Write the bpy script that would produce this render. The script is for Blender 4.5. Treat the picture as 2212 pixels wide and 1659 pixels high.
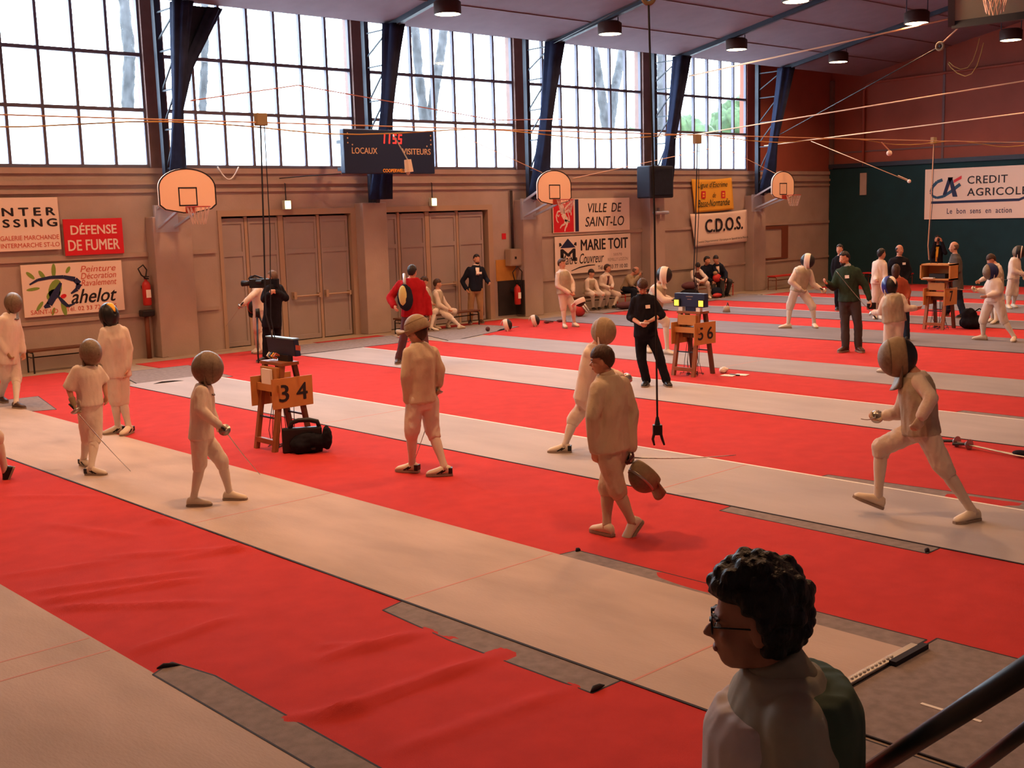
import bpy, bmesh, math, random
from mathutils import Vector, Matrix, noise
from math import sin, cos, pi, radians, sqrt, atan2
random.seed(7)
for o in list(bpy.data.objects): bpy.data.objects.remove(o)
SC = bpy.context.scene
COL = SC.collection

# ------------------------------------------------------------------ camera
# world: X runs along the window wall, Y towards it, Z up (metres)
cam_d = bpy.data.cameras.new('camera')
cam = bpy.data.objects.new('camera', cam_d); COL.objects.link(cam)
cam_d.sensor_fit = 'HORIZONTAL'; cam_d.sensor_width = 36.0
cam_d.lens = 2512.86 / 2212 * 36.0
cam_d.clip_start = .05; cam_d.clip_end = 400
YAW, PITCH, ROLL = .820771939, .146910807, -.0284232249
_f = Vector((cos(YAW)*cos(PITCH), sin(YAW)*cos(PITCH), -sin(PITCH)))
_r = Vector((sin(YAW), -cos(YAW), 0)); _u = _r.cross(_f)
_r2 = _r*cos(ROLL) + _u*sin(ROLL); _u2 = -_r*sin(ROLL) + _u*cos(ROLL)
cam.matrix_world = Matrix(((_r2.x, _u2.x, -_f.x, 0), (_r2.y, _u2.y, -_f.y, 0), (_r2.z, _u2.z, -_f.z, 2.75), (0, 0, 0, 1)))
SC.camera = cam

# ------------------------------------------------------------------ sky, exposure
W = bpy.data.worlds.new('overcast_sky'); SC.world = W; W.use_nodes = True
_b = W.node_tree.nodes['Background']
_b.inputs[0].default_value = (.74, .88, 1.0, 1); _b.inputs[1].default_value = 19.0
SC.view_settings.view_transform = 'Standard'; SC.view_settings.look = 'None'
SC.view_settings.gamma = 1; SC.view_settings.exposure = 0.0
try: SC.view_settings.use_curve_mapping = False
except Exception: pass
LAMP_POWER = 126.0
LAMP_COLOR = (1.0, .50, .24)
WIN_Y = 22.45; BACK_X = 36.4; SILL = 3.83; WIN_TOP = 7.3
BAYS = [(6.25, 11.08), (11.52, 16.18), (16.62, 21.28), (21.72, 26.38), (26.82, 31.50)]
for x0, x1 in BAYS:                       # daylight portals in the window openings
    ld = bpy.data.lights.new('window_portal', 'AREA'); ld.shape = 'RECTANGLE'
    ld.size = x1-x0; ld.size_y = WIN_TOP-SILL; ld.cycles.is_portal = True
    lo = bpy.data.objects.new('window_portal', ld); COL.objects.link(lo)
    lo.location = ((x0+x1)/2, WIN_Y+.12, (SILL+WIN_TOP)/2); lo.rotation_euler = (-pi/2, 0, 0)

# ------------------------------------------------------------------ materials
MATS = {}
def mat(name, col, rough=.7, metal=0.0, var=0.0, vscale=6.0, bump=0.0, bscale=40.0, emit=None, estr=0.0, spec=.35, stretch=None):
    if name in MATS: return MATS[name]
    m = bpy.data.materials.new(name); m.use_nodes = True
    nt = m.node_tree; p = nt.nodes['Principled BSDF']
    p.inputs['Base Color'].default_value = (*col, 1); p.inputs['Roughness'].default_value = rough
    p.inputs['Metallic'].default_value = metal; p.inputs['Specular IOR Level'].default_value = spec
    if var or bump:
        tc = nt.nodes.new('ShaderNodeTexCoord'); mp = nt.nodes.new('ShaderNodeMapping')
        nt.links.new(tc.outputs['Object'], mp.inputs[0])
        if stretch: mp.inputs['Scale'].default_value = stretch
    if var:
        n = nt.nodes.new('ShaderNodeTexNoise'); n.inputs['Scale'].default_value = vscale; n.inputs['Detail'].default_value = 5
        nt.links.new(mp.outputs[0], n.inputs['Vector'])
        r = nt.nodes.new('ShaderNodeValToRGB')
        r.color_ramp.elements[0].position = .3; r.color_ramp.elements[1].position = .7
        r.color_ramp.elements[0].color = (*[c*(1-var) for c in col], 1)
        r.color_ramp.elements[1].color = (*[min(1, c*(1+var*.6)) for c in col], 1)
        nt.links.new(n.outputs[0], r.inputs[0]); nt.links.new(r.outputs[0], p.inputs['Base Color'])
    if bump:
        n2 = nt.nodes.new('ShaderNodeTexNoise'); n2.inputs['Scale'].default_value = bscale; n2.inputs['Detail'].default_value = 3
        nt.links.new(mp.outputs[0], n2.inputs['Vector'])
        b = nt.nodes.new('ShaderNodeBump'); b.inputs['Strength'].default_value = bump; b.inputs['Distance'].default_value = .02
        nt.links.new(n2.outputs[0], b.inputs['Height']); nt.links.new(b.outputs[0], p.inputs['Normal'])
    if emit:
        p.inputs['Emission Color'].default_value = (*emit, 1); p.inputs['Emission Strength'].default_value = estr
    MATS[name] = m
    return m

M_wall = mat('painted_render', (.40, .30, .255), .85, var=.10, vscale=1.6, bump=.15, bscale=30)
M_wall_hi = mat('upper_boarding', (.29, .072, .046), .8, var=.12, vscale=1.2)
M_rail = mat('painted_beam', (.40, .29, .24), .8, var=.12, vscale=2)
M_post = mat('brown_post', (.17, .095, .08), .7, var=.1)
M_sash = mat('window_sash', (.105, .095, .125), .6)
M_floor = mat('sports_floor', (.34, .26, .19), .6, var=.14, vscale=3)
M_ceil = mat('ceiling_board', (.185, .138, .165), .9, var=.07, vscale=2.5)
M_seam = mat('ceiling_seam', (.17, .10, .10), .8)
M_green = mat('green_wall_pad', (.003, .032, .042), .8, var=.15, vscale=2)
M_red = mat('red_carpet', (.52, .046, .041), .95, var=.09, vscale=4, bump=.25, bscale=160, spec=.1)
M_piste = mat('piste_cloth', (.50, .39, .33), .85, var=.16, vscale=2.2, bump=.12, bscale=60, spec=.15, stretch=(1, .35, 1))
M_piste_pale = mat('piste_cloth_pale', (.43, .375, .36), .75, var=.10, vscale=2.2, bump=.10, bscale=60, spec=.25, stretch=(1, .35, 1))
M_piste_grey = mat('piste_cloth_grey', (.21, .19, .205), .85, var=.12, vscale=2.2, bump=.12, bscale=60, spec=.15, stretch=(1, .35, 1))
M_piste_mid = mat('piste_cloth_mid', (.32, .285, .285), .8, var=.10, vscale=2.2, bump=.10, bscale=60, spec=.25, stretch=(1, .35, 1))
M_under = mat('underlay_felt', (.26, .215, .205), .95, var=.18, vscale=14, bump=.2, bscale=150, spec=.1)
M_edge = mat('dark_edge', (.02, .016, .022), .8)
M_tape = mat('faint_tape', (.58, .27, .22), .8)
M_whitetape = mat('white_tape', (.80, .76, .70), .7)
M_white = mat('white_cloth', (.68, .57, .48), .85, var=.06, vscale=7, bump=.12, bscale=60, spec=.15)
M_cream = mat('cream_cloth', (.58, .45, .32), .85, var=.10, vscale=7, bump=.12, bscale=60, spec=.15)
M_lame = mat('metallic_cloth', (.42, .35, .25), .55, metal=.25, var=.15, vscale=10, bump=.12, bscale=80)
M_skin = mat('skin', (.56, .27, .17), .6, var=.06, vscale=10)
M_skin_d = mat('skin_tanned', (.46, .20, .12), .6, var=.06, vscale=10)
M_hair_b = mat('hair_brown', (.060, .026, .014), .55, var=.4, vscale=24, bump=.5, bscale=60, stretch=(1, 1, .3))
M_hair_k = mat('hair_dark', (.016, .011, .012), .5, var=.4, vscale=24, bump=.5, bscale=60, stretch=(1, 1, .3))
M_hair_g = mat('hair_grey', (.16, .10, .07), .6, var=.3, vscale=24, bump=.4, bscale=60)
M_eyew = mat('eye_white', (.7, .65, .6), .3); M_iris = mat('eye_iris', (.02, .015, .012), .2)
M_lip = mat('lips', (.38, .12, .09), .5)
M_black = mat('black_cloth', (.010, .009, .014), .9, var=.3, vscale=8, bump=.1, bscale=60, spec=.15)
M_navy = mat('navy_drape', (.012, .016, .040), .9, var=.3, vscale=5, spec=.15)
M_navyc = mat('navy_cloth', (.013, .016, .030), .9, var=.2, vscale=6, spec=.15)
M_greens = mat('green_knit', (.030, .052, .036), .95, var=.15, vscale=20, spec=.1)
M_reds = mat('red_fleece', (.36, .012, .018), .95, var=.15, vscale=12, spec=.1)
M_tan = mat('tan_cotton', (.36, .22, .11), .9, var=.1)
M_tan_s = mat('tan_shirt', (.30, .22, .13), .9, var=.1)
M_greyt = mat('grey_trousers', (.050, .044, .044), .9, var=.1)
M_greys = mat('grey_suit', (.085, .070, .062), .9, var=.1)
M_rust = mat('rust_coat', (.30, .055, .025), .9, var=.2)
M_plum = mat('plum_trousers', (.10, .035, .040), .9)
M_shoe_w = mat('white_shoe', (.66, .55, .42), .6); M_shoe_k = mat('black_shoe', (.012, .010, .010), .4)
M_shoe_b = mat('brown_shoe', (.06, .025, .015), .45)
M_sole = mat('shoe_sole', (.30, .22, .17), .8)
M_mesh = mat('steel_mesh', (.21, .155, .105), .38, metal=.45, var=.2, vscale=40, bump=.4, bscale=220)
M_mesh_k = mat('black_mesh', (.018, .014, .016), .5, bump=.4, bscale=220)
M_mesh_tan = mat('tan_mesh', (.30, .21, .12), .6, var=.15, vscale=30, bump=.3, bscale=200)
M_bib = mat('mask_bib', (.78, .68, .58), .85); M_bibb = mat('blue_bib', (.02, .03, .12), .7)
M_blue = mat('glossy_blue', (.015, .03, .22), .3)
M_steel = mat('steel', (.42, .40, .38), .35, metal=.9)
M_frame = mat('frame_steel', (.022, .028, .045), .5)
M_grip = mat('black_grip', (.012, .011, .012), .5)
M_redp = mat('red_paint', (.52, .03, .025), .45)
M_signred = mat('sign_red', (.60, .012, .022), .5); M_signw = mat('sign_white', (.78, .62, .52), .6)
M_signy = mat('banner_yellow', (.80, .40, .035), .75); M_ink = mat('ink_black', (.014, .012, .018), .6)
M_inkb = mat('ink_navy', (.014, .020, .075), .6); M_inkr = mat('ink_red', (.55, .10, .06), .6); M_inkg = mat('ink_green', (.20, .30, .05), .6)
M_inkgrey = mat('ink_faded', (.33, .22, .17), .6); M_inkcy = mat('ink_teal', (.02, .08, .16), .6)
M_door = mat('door_sheet', (.34, .27, .25), .6, var=.06, vscale=2); M_doorf = mat('door_frame', (.40, .27, .19), .6); M_gap = mat('door_gap', (.045, .028, .03), .8)
M_wood = mat('stained_wood', (.30, .10, .035), .5, var=.25, vscale=6, stretch=(1, 1, .15)); M_wood_d = mat('dark_wood', (.115, .040, .018), .5, var=.25, vscale=6, stretch=(1, 1, .15))
M_ply = mat('number_board', (.52, .22, .06), .55, var=.12, vscale=4)
M_plast = mat('black_plastic', (.012, .012, .014), .4); M_bluebox = mat('blue_box', (.012, .022, .065), .45)
M_bluetop = mat('pale_blue_trim', (.16, .30, .42), .4)
M_yell = mat('yellow_lamp', (.9, .55, .05), .4, emit=(1, .60, .06), estr=1.6)
M_led = mat('red_led', (.8, .02, .01), .4, emit=(1, .02, .015), estr=3.0)
M_amber = mat('amber_print', (.75, .28, .03), .5, emit=(1, .35, .03), estr=.15)
M_scorew = mat('scoreboard_print', (.55, .36, .24), .6)
M_board = mat('backboard_white', (.86, .58, .42), .6); M_net = mat('net_cord', (.62, .42, .34), .8)
M_galv = mat('galvanised_arm', (.45, .43, .45), .45, metal=.4)
M_rim = mat('hoop_red', (.45, .05, .03), .5)
M_speaker = mat('speaker_cabinet', (.009, .010, .022), .7)
M_exit = mat('exit_glow', (.85, 1, .75), .4, emit=(.80, 1.0, .55), estr=4.5); M_exitb = mat('exit_housing', (.5, .55, .4), .5)
M_cable = mat('cable_black', (.012, .010, .012), .6); M_rope = mat('pale_rope', (.62, .36, .22), .8); M_ropey = mat('straw_rope', (.50, .30, .08), .8)
M_bulb = mat('lamp_reflector', (.9, .7, .5), .3, emit=(1, .72, .36), estr=26.0)
M_lamp = mat('lamp_housing', (.055, .025, .020), .5)
M_bark = mat('tree_bark', (.045, .045, .048), .9, var=.6, vscale=5, stretch=(1, 1, .4)); M_leaf = mat('leaf_mass', (.035, .060, .022), .9, var=.5, vscale=3)
M_out = mat('outside_ground', (.48, .48, .46), .9)
M_paper = mat('paper', (.85, .78, .70), .8)
M_toe = mat('grey_metal_box', (.40, .30, .22), .5)
M_dado = mat('dark_dado', (.035, .028, .028), .8, var=.3, vscale=3); M_lit_patch = mat('lit_wall_patch', (.55, .26, .05), .8, var=.2, vscale=2)
M_rust_leg = mat('rusty_steel', (.18, .055, .03), .6)
M_gl = mat('tint_glass', (.25, .34, .32), .15)

def glass_mat(name, frosted):
    m = bpy.data.materials.new(name); m.use_nodes = True; nt = m.node_tree
    for n in list(nt.nodes): nt.nodes.remove(n)
    out = nt.nodes.new('ShaderNodeOutputMaterial'); mix = nt.nodes.new('ShaderNodeMixShader')
    tr = nt.nodes.new('ShaderNodeBsdfTransparent'); tr.inputs[0].default_value = (.96, .98, 1, 1)
    if frosted:
        g = nt.nodes.new('ShaderNodeBsdfTranslucent'); g.inputs[0].default_value = (.92, .96, 1, 1); mix.inputs[0].default_value = .85
    else:
        g = nt.nodes.new('ShaderNodeBsdfGlossy'); g.inputs['Roughness'].default_value = .05; mix.inputs[0].default_value = .05
    nt.links.new(tr.outputs[0], mix.inputs[1]); nt.links.new(g.outputs[0], mix.inputs[2]); nt.links.new(mix.outputs[0], out.inputs[0])
    MATS[name] = m; return m
M_pane = glass_mat('clear_pane', False); M_frost = glass_mat('frosted_pane', True)

# ------------------------------------------------------------------ mesh helpers
def V(*a): return Vector(a)
def basis(d):
    d = Vector(d).normalized(); a = Vector((0, 0, 1)) if abs(d.z) < .95 else Vector((1, 0, 0))
    x = a.cross(d).normalized(); return x, d.cross(x), d
class MB:
    """collects shapes and links them as ONE mesh object"""
    def __init__(s): s.v = []; s.f = []
    def add(s, vs, fs):
        n = len(s.v); s.v += [Vector(p) for p in vs]; s.f += [tuple(i+n for i in f) for f in fs]; return s
    def box(s, x0, x1, y0, y1, z0, z1):
        vs = [(x, y, z) for x in (x0, x1) for y in (y0, y1) for z in (z0, z1)]
        return s.add(vs, [(0, 1, 3, 2), (4, 6, 7, 5), (0, 4, 5, 1), (2, 3, 7, 6), (0, 2, 6, 4), (1, 5, 7, 3)])
    def obox(s, c, ax, ay, az, hx, hy, hz):
        c = Vector(c); vs = [c+ax*(i*hx)+ay*(j*hy)+az*(k*hz) for i in (-1, 1) for j in (-1, 1) for k in (-1, 1)]
        return s.add(vs, [(0, 1, 3, 2), (4, 6, 7, 5), (0, 4, 5, 1), (2, 3, 7, 6), (0, 2, 6, 4), (1, 5, 7, 3)])
    def bar(s, p, q, w, h=None, up=(0, 0, 1)):
        p = Vector(p); q = Vector(q); d = (q-p).normalized(); u = Vector(up); x = u.cross(d)
        if x.length < 1e-4: x = Vector((1, 0, 0)).cross(d)
        x.normalize(); y = d.cross(x); h = h or w
        return s.obox((p+q)/2, x, y, d, w/2, h/2, (q-p).length/2)
    def rings(s, R, cap=True):
        n = len(R[0]); vs = [p for r in R for p in r]; fs = []
        for i in range(len(R)-1):
            for j in range(n):
                fs.append((i*n+j, i*n+(j+1) % n, (i+1)*n+(j+1) % n, (i+1)*n+j))
        if cap: fs.append(tuple(range(n-1, -1, -1))); fs.append(tuple((len(R)-1)*n+j for j in range(n)))
        return s.add(vs, fs)
    def loft(s, rs, n=14):
        """rs: list of (centre, axis_a, axis_b, ra, rb)"""
        return s.rings([[Vector(c)+a*(ra*cos(2*pi*j/n))+b*(rb*sin(2*pi*j/n)) for j in range(n)] for c, a, b, ra, rb in rs])
    def cone(s, p, q, r0, r1, n=12):
        x, y, d = basis(Vector(q)-Vector(p)); return s.loft([(p, x, y, r0, r0), (q, x, y, r1, r1)], n)
    def tube(s, pts, r, n=6):
        pts = [Vector(p) for p in pts]; R = []; px = None
        for i, p in enumerate(pts):
            d = (pts[min(i+1, len(pts)-1)]-pts[max(i-1, 0)]).normalized()
            if px is None: px, py, _ = basis(d)
            else:
                px = (px-d*px.dot(d)); px = px.normalized() if px.length > 1e-6 else basis(d)[0]; py = d.cross(px)
            rr = r[i] if isinstance(r, (list, tuple)) else r
            R.append([p+px*(rr*cos(2*pi*j/n))+py*(rr*sin(2*pi*j/n)) for j in range(n)])
        return s.rings(R)
    def ell(s, c, a, b, cc, ra, rb, rc, nu=14, nv=9):
        """ellipsoid with axes a,b,cc"""
        c = Vector(c); R = []
        for i in range(1, nv):
            t = pi*i/nv
            R.append([c-cc*(rc*cos(t))+a*(ra*sin(t)*cos(2*pi*j/nu))+b*(rb*sin(t)*sin(2*pi*j/nu)) for j in range(nu)])
        n0 = len(s.v); s.rings(R, cap=False)
        b0 = len(s.v); s.v += [c-cc*rc, c+cc*rc]; last = n0+(nv-2)*nu
        for j in range(nu):
            s.f.append((b0, n0+(j+1) % nu, n0+j)); s.f.append((b0+1, last+j, last+(j+1) % nu))
        return s
    def ball(s, c, r, nu=12, nv=8): return s.ell(c, V(1, 0, 0), V(0, 1, 0), V(0, 0, 1), r, r, r, nu, nv)
    def prism(s, pts, O, U, Vv, N, t0, t1):
        """2-D outline (u,v) standing on plane O,U,Vv, thick from t0 to t1 along N"""
        O = Vector(O); n = len(pts)
        vs = [O+U*u+Vv*v+N*t0 for u, v in pts]+[O+U*u+Vv*v+N*t1 for u, v in pts]
        fs = [tuple(range(n-1, -1, -1)), tuple(range(n, 2*n))]+[(i, (i+1) % n, n+(i+1) % n, n+i) for i in range(n)]
        return s.add(vs, fs)
    def torus(s, c, a, b, R, r, n=28, m=8, Rb=None):
        c = Vector(c); ax = a.cross(b).normalized(); rings = []; Rb = Rb or R
        for i in range(n):
            t = 2*pi*i/n; d = a*cos(t)*R+b*sin(t)*Rb; dn = d.normalized()
            rings.append([c+d+dn*(r*cos(2*pi*j/m))+ax*(r*sin(2*pi*j/m)) for j in range(m)])
        rings.append(rings[0]); return s.rings(rings, cap=False)
    def mesh(s, name):
        me = bpy.data.meshes.new(name); me.from_pydata([tuple(p) for p in s.v], [], s.f)
        bm = bmesh.new(); bm.from_mesh(me); bmesh.ops.recalc_face_normals(bm, faces=bm.faces); bm.to_mesh(me); bm.free()
        return me
    def build(s, name, m, parent=None, smooth=False, bevel=0.0):
        me = s.mesh(name); return link(name, me, m, parent, smooth, bevel)
    def loop_uv(s): pass
def link(name, me, m, parent=None, smooth=False, bevel=0.0):
    me.materials.clear(); me.materials.append(m)
    if smooth:
        for p in me.polygons: p.use_smooth = True
    o = bpy.data.objects.new(name, me); COL.objects.link(o)
    if parent is not None: o.parent = parent
    if bevel:
        b = o.modifiers.new('bevel', 'BEVEL'); b.width = bevel; b.segments = 2; b.limit_method = 'ANGLE'
    return o
def tag(o, label, cat, group=None, kind=None):
    o['label'] = label; o['category'] = cat
    if group: o['group'] = group
    if kind: o['kind'] = kind
    return o
def thing(name, label, cat, loc=(0, 0, 0), group=None):
    o = bpy.data.objects.new(name, None); o.empty_display_size = .2; COL.objects.link(o); o.location = loc
    return tag(o, label, cat, group)
def struct(name, mb, m, smooth=False, parent=None, bevel=0.0):
    o = mb.build(name, m, parent, smooth, bevel)
    if parent is None: o['kind'] = 'structure'
    return o
def remesh(mb, voxel, smooth=3, amp=0.0, freq=6.0, zs=1.0, seed=0.0):
    """merge overlapping closed shapes into one continuous skin, optionally with cloth folds"""
    me = mb.mesh('tmp'); o = bpy.data.objects.new('tmp', me); COL.objects.link(o)
    r = o.modifiers.new('r', 'REMESH'); r.mode = 'VOXEL'; r.voxel_size = voxel; r.use_smooth_shade = True
    if smooth:
        sm = o.modifiers.new('s', 'SMOOTH'); sm.factor = .5; sm.iterations = smooth
    dg = bpy.context.evaluated_depsgraph_get(); ev = o.evaluated_get(dg)
    out = bpy.data.meshes.new_from_object(ev); bpy.data.objects.remove(o); bpy.data.meshes.remove(me)
    if amp:
        for v in out.vertices:
            q = v.co*freq; q.z *= zs; q.x += seed
            v.co += v.normal*(amp*(noise.noise(q)+.55*(1-2.6*abs(noise.noise(q*1.9+Vector((9, 3, 0)))))))
    for p in out.polygons: p.use_smooth = True
    return out

# text: the letters as a thin mesh fitted into a box of width w and height h on a plane
def text(name, body, O, U, Vv, N, x, y, w, h, m, parent, bold=0.0, shear=0.0, depth=.004, space=1.0):
    cu = bpy.data.curves.new(name, 'FONT'); cu.body = body; cu.size = 1; cu.offset = 0; cu.shear = shear; cu.extrude = 0; cu.space_character = space
    cu.resolution_u = 3
    o = bpy.data.objects.new('tmp', cu); COL.objects.link(o)
    dg = bpy.context.evaluated_depsgraph_get(); me = bpy.data.meshes.new_from_object(o.evaluated_get(dg)); bpy.data.objects.remove(o)
    if not me.vertices: return None
    xs = [v.co.x for v in me.vertices]; ys = [v.co.y for v in me.vertices]
    x0, x1, y0, y1 = min(xs), max(xs), min(ys), max(ys); O = Vector(O)
    for v in me.vertices:
        a = (v.co.x-x0)/(x1-x0)*w+x; b = (v.co.y-y0)/(y1-y0)*h+y
        v.co = O+U*a+Vv*b+N*depth
    if bold:                              # heavier strokes: the letter shapes again, a hair to each side
        vs = [v.co.copy() for v in me.vertices]; fs = [tuple(p.vertices) for p in me.polygons]; bm = MB(); k = bold*h*1.3
        for i, (du, dv) in enumerate(((0, 0), (-k, 0), (k, 0), (0, k*.6), (0, -k*.6))): bm.add([q+U*du+Vv*dv+N*(i*.0004) for q in vs], fs)
        bpy.data.meshes.remove(me); me = bpy.data.meshes.new(name); me.from_pydata([tuple(q) for q in bm.v], [], bm.f)
    me.name = name
    return link(name, me, m, parent)
X, Y, Zv = V(1, 0, 0), V(0, 1, 0), V(0, 0, 1)

# ------------------------------------------------------------------ room shell
EAVE_Y, EAVE_Z, SLOPE, RIDGE_Y = 21.3, 6.95, .2, 9.6
def ceil_z(y): return EAVE_Z+SLOPE*(EAVE_Y-y) if y >= RIDGE_Y else EAVE_Z+SLOPE*(EAVE_Y-RIDGE_Y)-SLOPE*(RIDGE_Y-y)
XN, YN = -4.0, -4.0
struct('floor', MB().box(XN, BACK_X, YN, WIN_Y+.3, -.12, 0), M_floor)
D1, D2, DH = (12.50, 16.08), (16.78, 20.36), 2.95
wl = MB(); y0, y1 = WIN_Y, WIN_Y+.3
for a, b in ((XN, D1[0]), (D1[1], D2[0]), (D2[1], BACK_X)): wl.box(a, b, y0, y1, 0, DH)
wl.box(XN, BACK_X, y0, y1, DH, SILL)
struct('wall_left', wl, M_wall)
pu = MB(); edges = [XN]+[v for b in BAYS for v in b]
for i in range(0, len(edges)-1, 2): pu.box(edges[i], edges[i+1], y0-.04, y1, SILL, 7.45)
pu.box(XN, 31.5, y0, y1, WIN_TOP, 7.45)
struct('trim_1', pu, M_post)
struct('trim_2', MB().box(31.5, BACK_X, y0, y1, SILL, 7.45), M_wall_hi)
struct('trim_3', MB().box(XN, BACK_X, y0-.05, y0, 3.72, SILL), M_rail)          # sill
rl = MB()
for z0_, z1_, d_ in ((3.50, 3.58, .07), (3.34, 3.40, .05)): rl.box(XN, BACK_X, y0-d_, y0, z0_, z1_)
for a, b in ((XN, D1[0]-.1), (D2[1]+1.1, BACK_X)):
    rl.box(a, b, y0-.045, y0, 2.06, 2.15); rl.box(a, b, y0-.04, y0, .86, .93)
struct('trim_4', rl, M_rail)
# pilasters under the steel frames
FR = [1.1, 6.2, 11.3, 16.4, 21.5, 26.6, 31.7]
for i, x in enumerate(FR):
    w = .34 if i != 2 else .42
    struct('trim_%d' % (5+i), MB().box(x-w, x+w, y0-.34, y0, 0, 3.05 if i != 2 else 2.85), M_wall, bevel=.015)
# far end wall: boarded above, dark green pads below
bw = MB(); bx = BACK_X
bw.add([(bx, YN, 0), (bx, WIN_Y+.3, 0), (bx, WIN_Y+.3, 7.4), (bx, EAVE_Y, EAVE_Z+.1), (bx, RIDGE_Y, ceil_z(RIDGE_Y)+.1), (bx, YN, ceil_z(YN)+.1)], [(0, 1, 2, 3, 4, 5)])
bw.add([(bx+.3, YN, 0), (bx+.3, WIN_Y+.3, 0), (bx+.3, WIN_Y+.3, 7.4), (bx+.3, EAVE_Y, EAVE_Z+.1), (bx+.3, RIDGE_Y, ceil_z(RIDGE_Y)+.1), (bx+.3, YN, ceil_z(YN)+.1)], [(5, 4, 3, 2, 1, 0)])
struct('wall_back', bw, M_wall_hi)
struct('trim_12', MB().box(bx-.10, bx-.002, YN, WIN_Y-.02, 0, 3.92), M_green)
struct('trim_13', MB().box(bx-.16, bx-.002, YN, WIN_Y-.02, 3.92, 4.06), M_frame)
sm = MB(); sm.box(bx-.03, bx-.002, YN, 22.4, 4.42, 4.47)
for yy in (18.35, 15.4, 12.4, 9.4): sm.box(bx-.02, bx-.002, yy-.04, yy+.04, 4.06, ceil_z(yy))
struct('trim_14', sm, M_seam)
struct('trim_15', MB().box(bx-.12, bx-.01, 22.30, 22.44, 3.9, 6.9), M_post)       # dark corner stanchion
struct('trim_16', MB().box(bx-.14, bx-.10, 20.98, 21.22, 2.98, 3.72), M_rail)      # pale post in the green wall
# unseen sides
struct('wall_right', MB().box(XN, BACK_X, YN-.3, YN, -.1, 7.2), M_wall)
struct('wall_front', MB().box(XN-.3, XN, YN, WIN_Y+.3, -.1, 9.6), M_wall)
# ceiling: two boarded slopes and the flat eave strip
ce = MB(); pr = [(WIN_Y+.3, 7.3), (EAVE_Y, EAVE_Z), (RIDGE_Y, ceil_z(RIDGE_Y)), (YN-.3, ceil_z(YN))]
vs = [(x, y, z+t) for x in (XN-.3, BACK_X+.3) for t in (0, .15) for y, z in pr]
n = len(pr); fs = []
for i in range(n-1):
    fs.append((i, i+1, 2*n+i+1, 2*n+i)); fs.append((n+i, 3*n+i, 3*n+i+1, n+i+1))
ce.add(vs, fs); ceiling = struct('ceiling', ce, M_ceil)
for k in range(8):
    yy = 19.85-1.7*k
    s_ = MB().bar((XN, yy, ceil_z(yy)-.008), (BACK_X, yy, ceil_z(yy)-.008), .035, .02).build('board_seam', M_seam, ceiling)

# windows: one per bay; sash bars stay in the window's mesh, panes are its parts
for i, (a, b) in enumerate(BAYS):
    w = MB(); n = 7 if i not in (0,) else 7; st = (b-a)/n
    for k in range(n+1):
        h = .045 if k in (0, n) else .03
        w.box(a+st*k-h, a+st*k+h, y0+.03, y0+.12, SILL, WIN_TOP)
    for z, h in ((SILL+.03, .04), (4.98, .035), (6.06, .035), (WIN_TOP-.06, .05)): w.box(a, b, y0+.025, y0+.125, z-h, z+h)
    wo = struct('window_%d' % (i+1), w, M_sash)
    MB().box(a, b, y0+.07, y0+.076, SILL+.05, 4.96).build('frosted_pane', M_frost, wo)
    MB().box(a, b, y0+.07, y0+.076, 5.0, WIN_TOP-.08).build('clear_pane', M_pane, wo)

# two big folding doors
def folding_door(n, x0, x1, leaves, bars):
    f = MB(); ya, yb = y0+.02, y0+.22
    f.box(x0, x0+.08, ya-.06, yb, 0, DH); f.box(x1-.16, x1, ya-.06, yb, 0, DH); f.box(x0+.08, x1-.16, ya-.06, yb, DH-.13, DH)
    d = struct('door_%d' % n, f, M_doorf)
    MB().box(x0+.02, x1-.02, yb-.02, yb+.02, 0, DH-.02).build('dark_backing', M_gap, d)
    for a, b in leaves:
        lf = MB().box(a, b, ya+.05, ya+.11, .02, DH-.17)
        lo = lf.build('door_leaf', M_door, d, bevel=.006)
        r = MB()
        for z0_, z1_ in ((.02, .12), (1.96, 2.06), (DH-.29, DH-.17)): r.box(a+.06, b-.06, ya+.03, ya+.06, z0_, z1_)
        r.box(a+.002, a+.06, ya+.03, ya+.06, .02, DH-.18); r.box(b-.06, b-.002, ya+.03, ya+.06, .02, DH-.18)
        r.build('stile_frame', M_door, lo)
    for a, b in bars:
        hb = MB().tube([(a, ya-.04, 1.0), (b, ya-.04, 1.0)], .022).box(a, a+.07, ya-.07, ya+.05, .94, 1.10).box(b-.05, b, ya-.06, ya+.05, .95, 1.05)
        hb.build('push_bar', M_doorf, d)
    g = MB()
    for (a, b), (c, e) in zip(leaves[:-1], leaves[1:]): g.box(b+.015, c-.015, ya+.03, ya+.09, 0, DH-.14)
    g.build('mullion', M_doorf, d)
folding_door(1, *D1, [(12.60, 13.16), (13.26, 14.00), (14.16, 15.02), (15.12, 15.88)], [(14.28, 15.0), (15.14, 15.84)])
folding_door(2, *D2, [(16.90, 17.32), (17.42, 18.18), (18.34, 19.18), (19.28, 20.10)], [(17.45, 18.15), (18.40, 19.1)])
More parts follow.
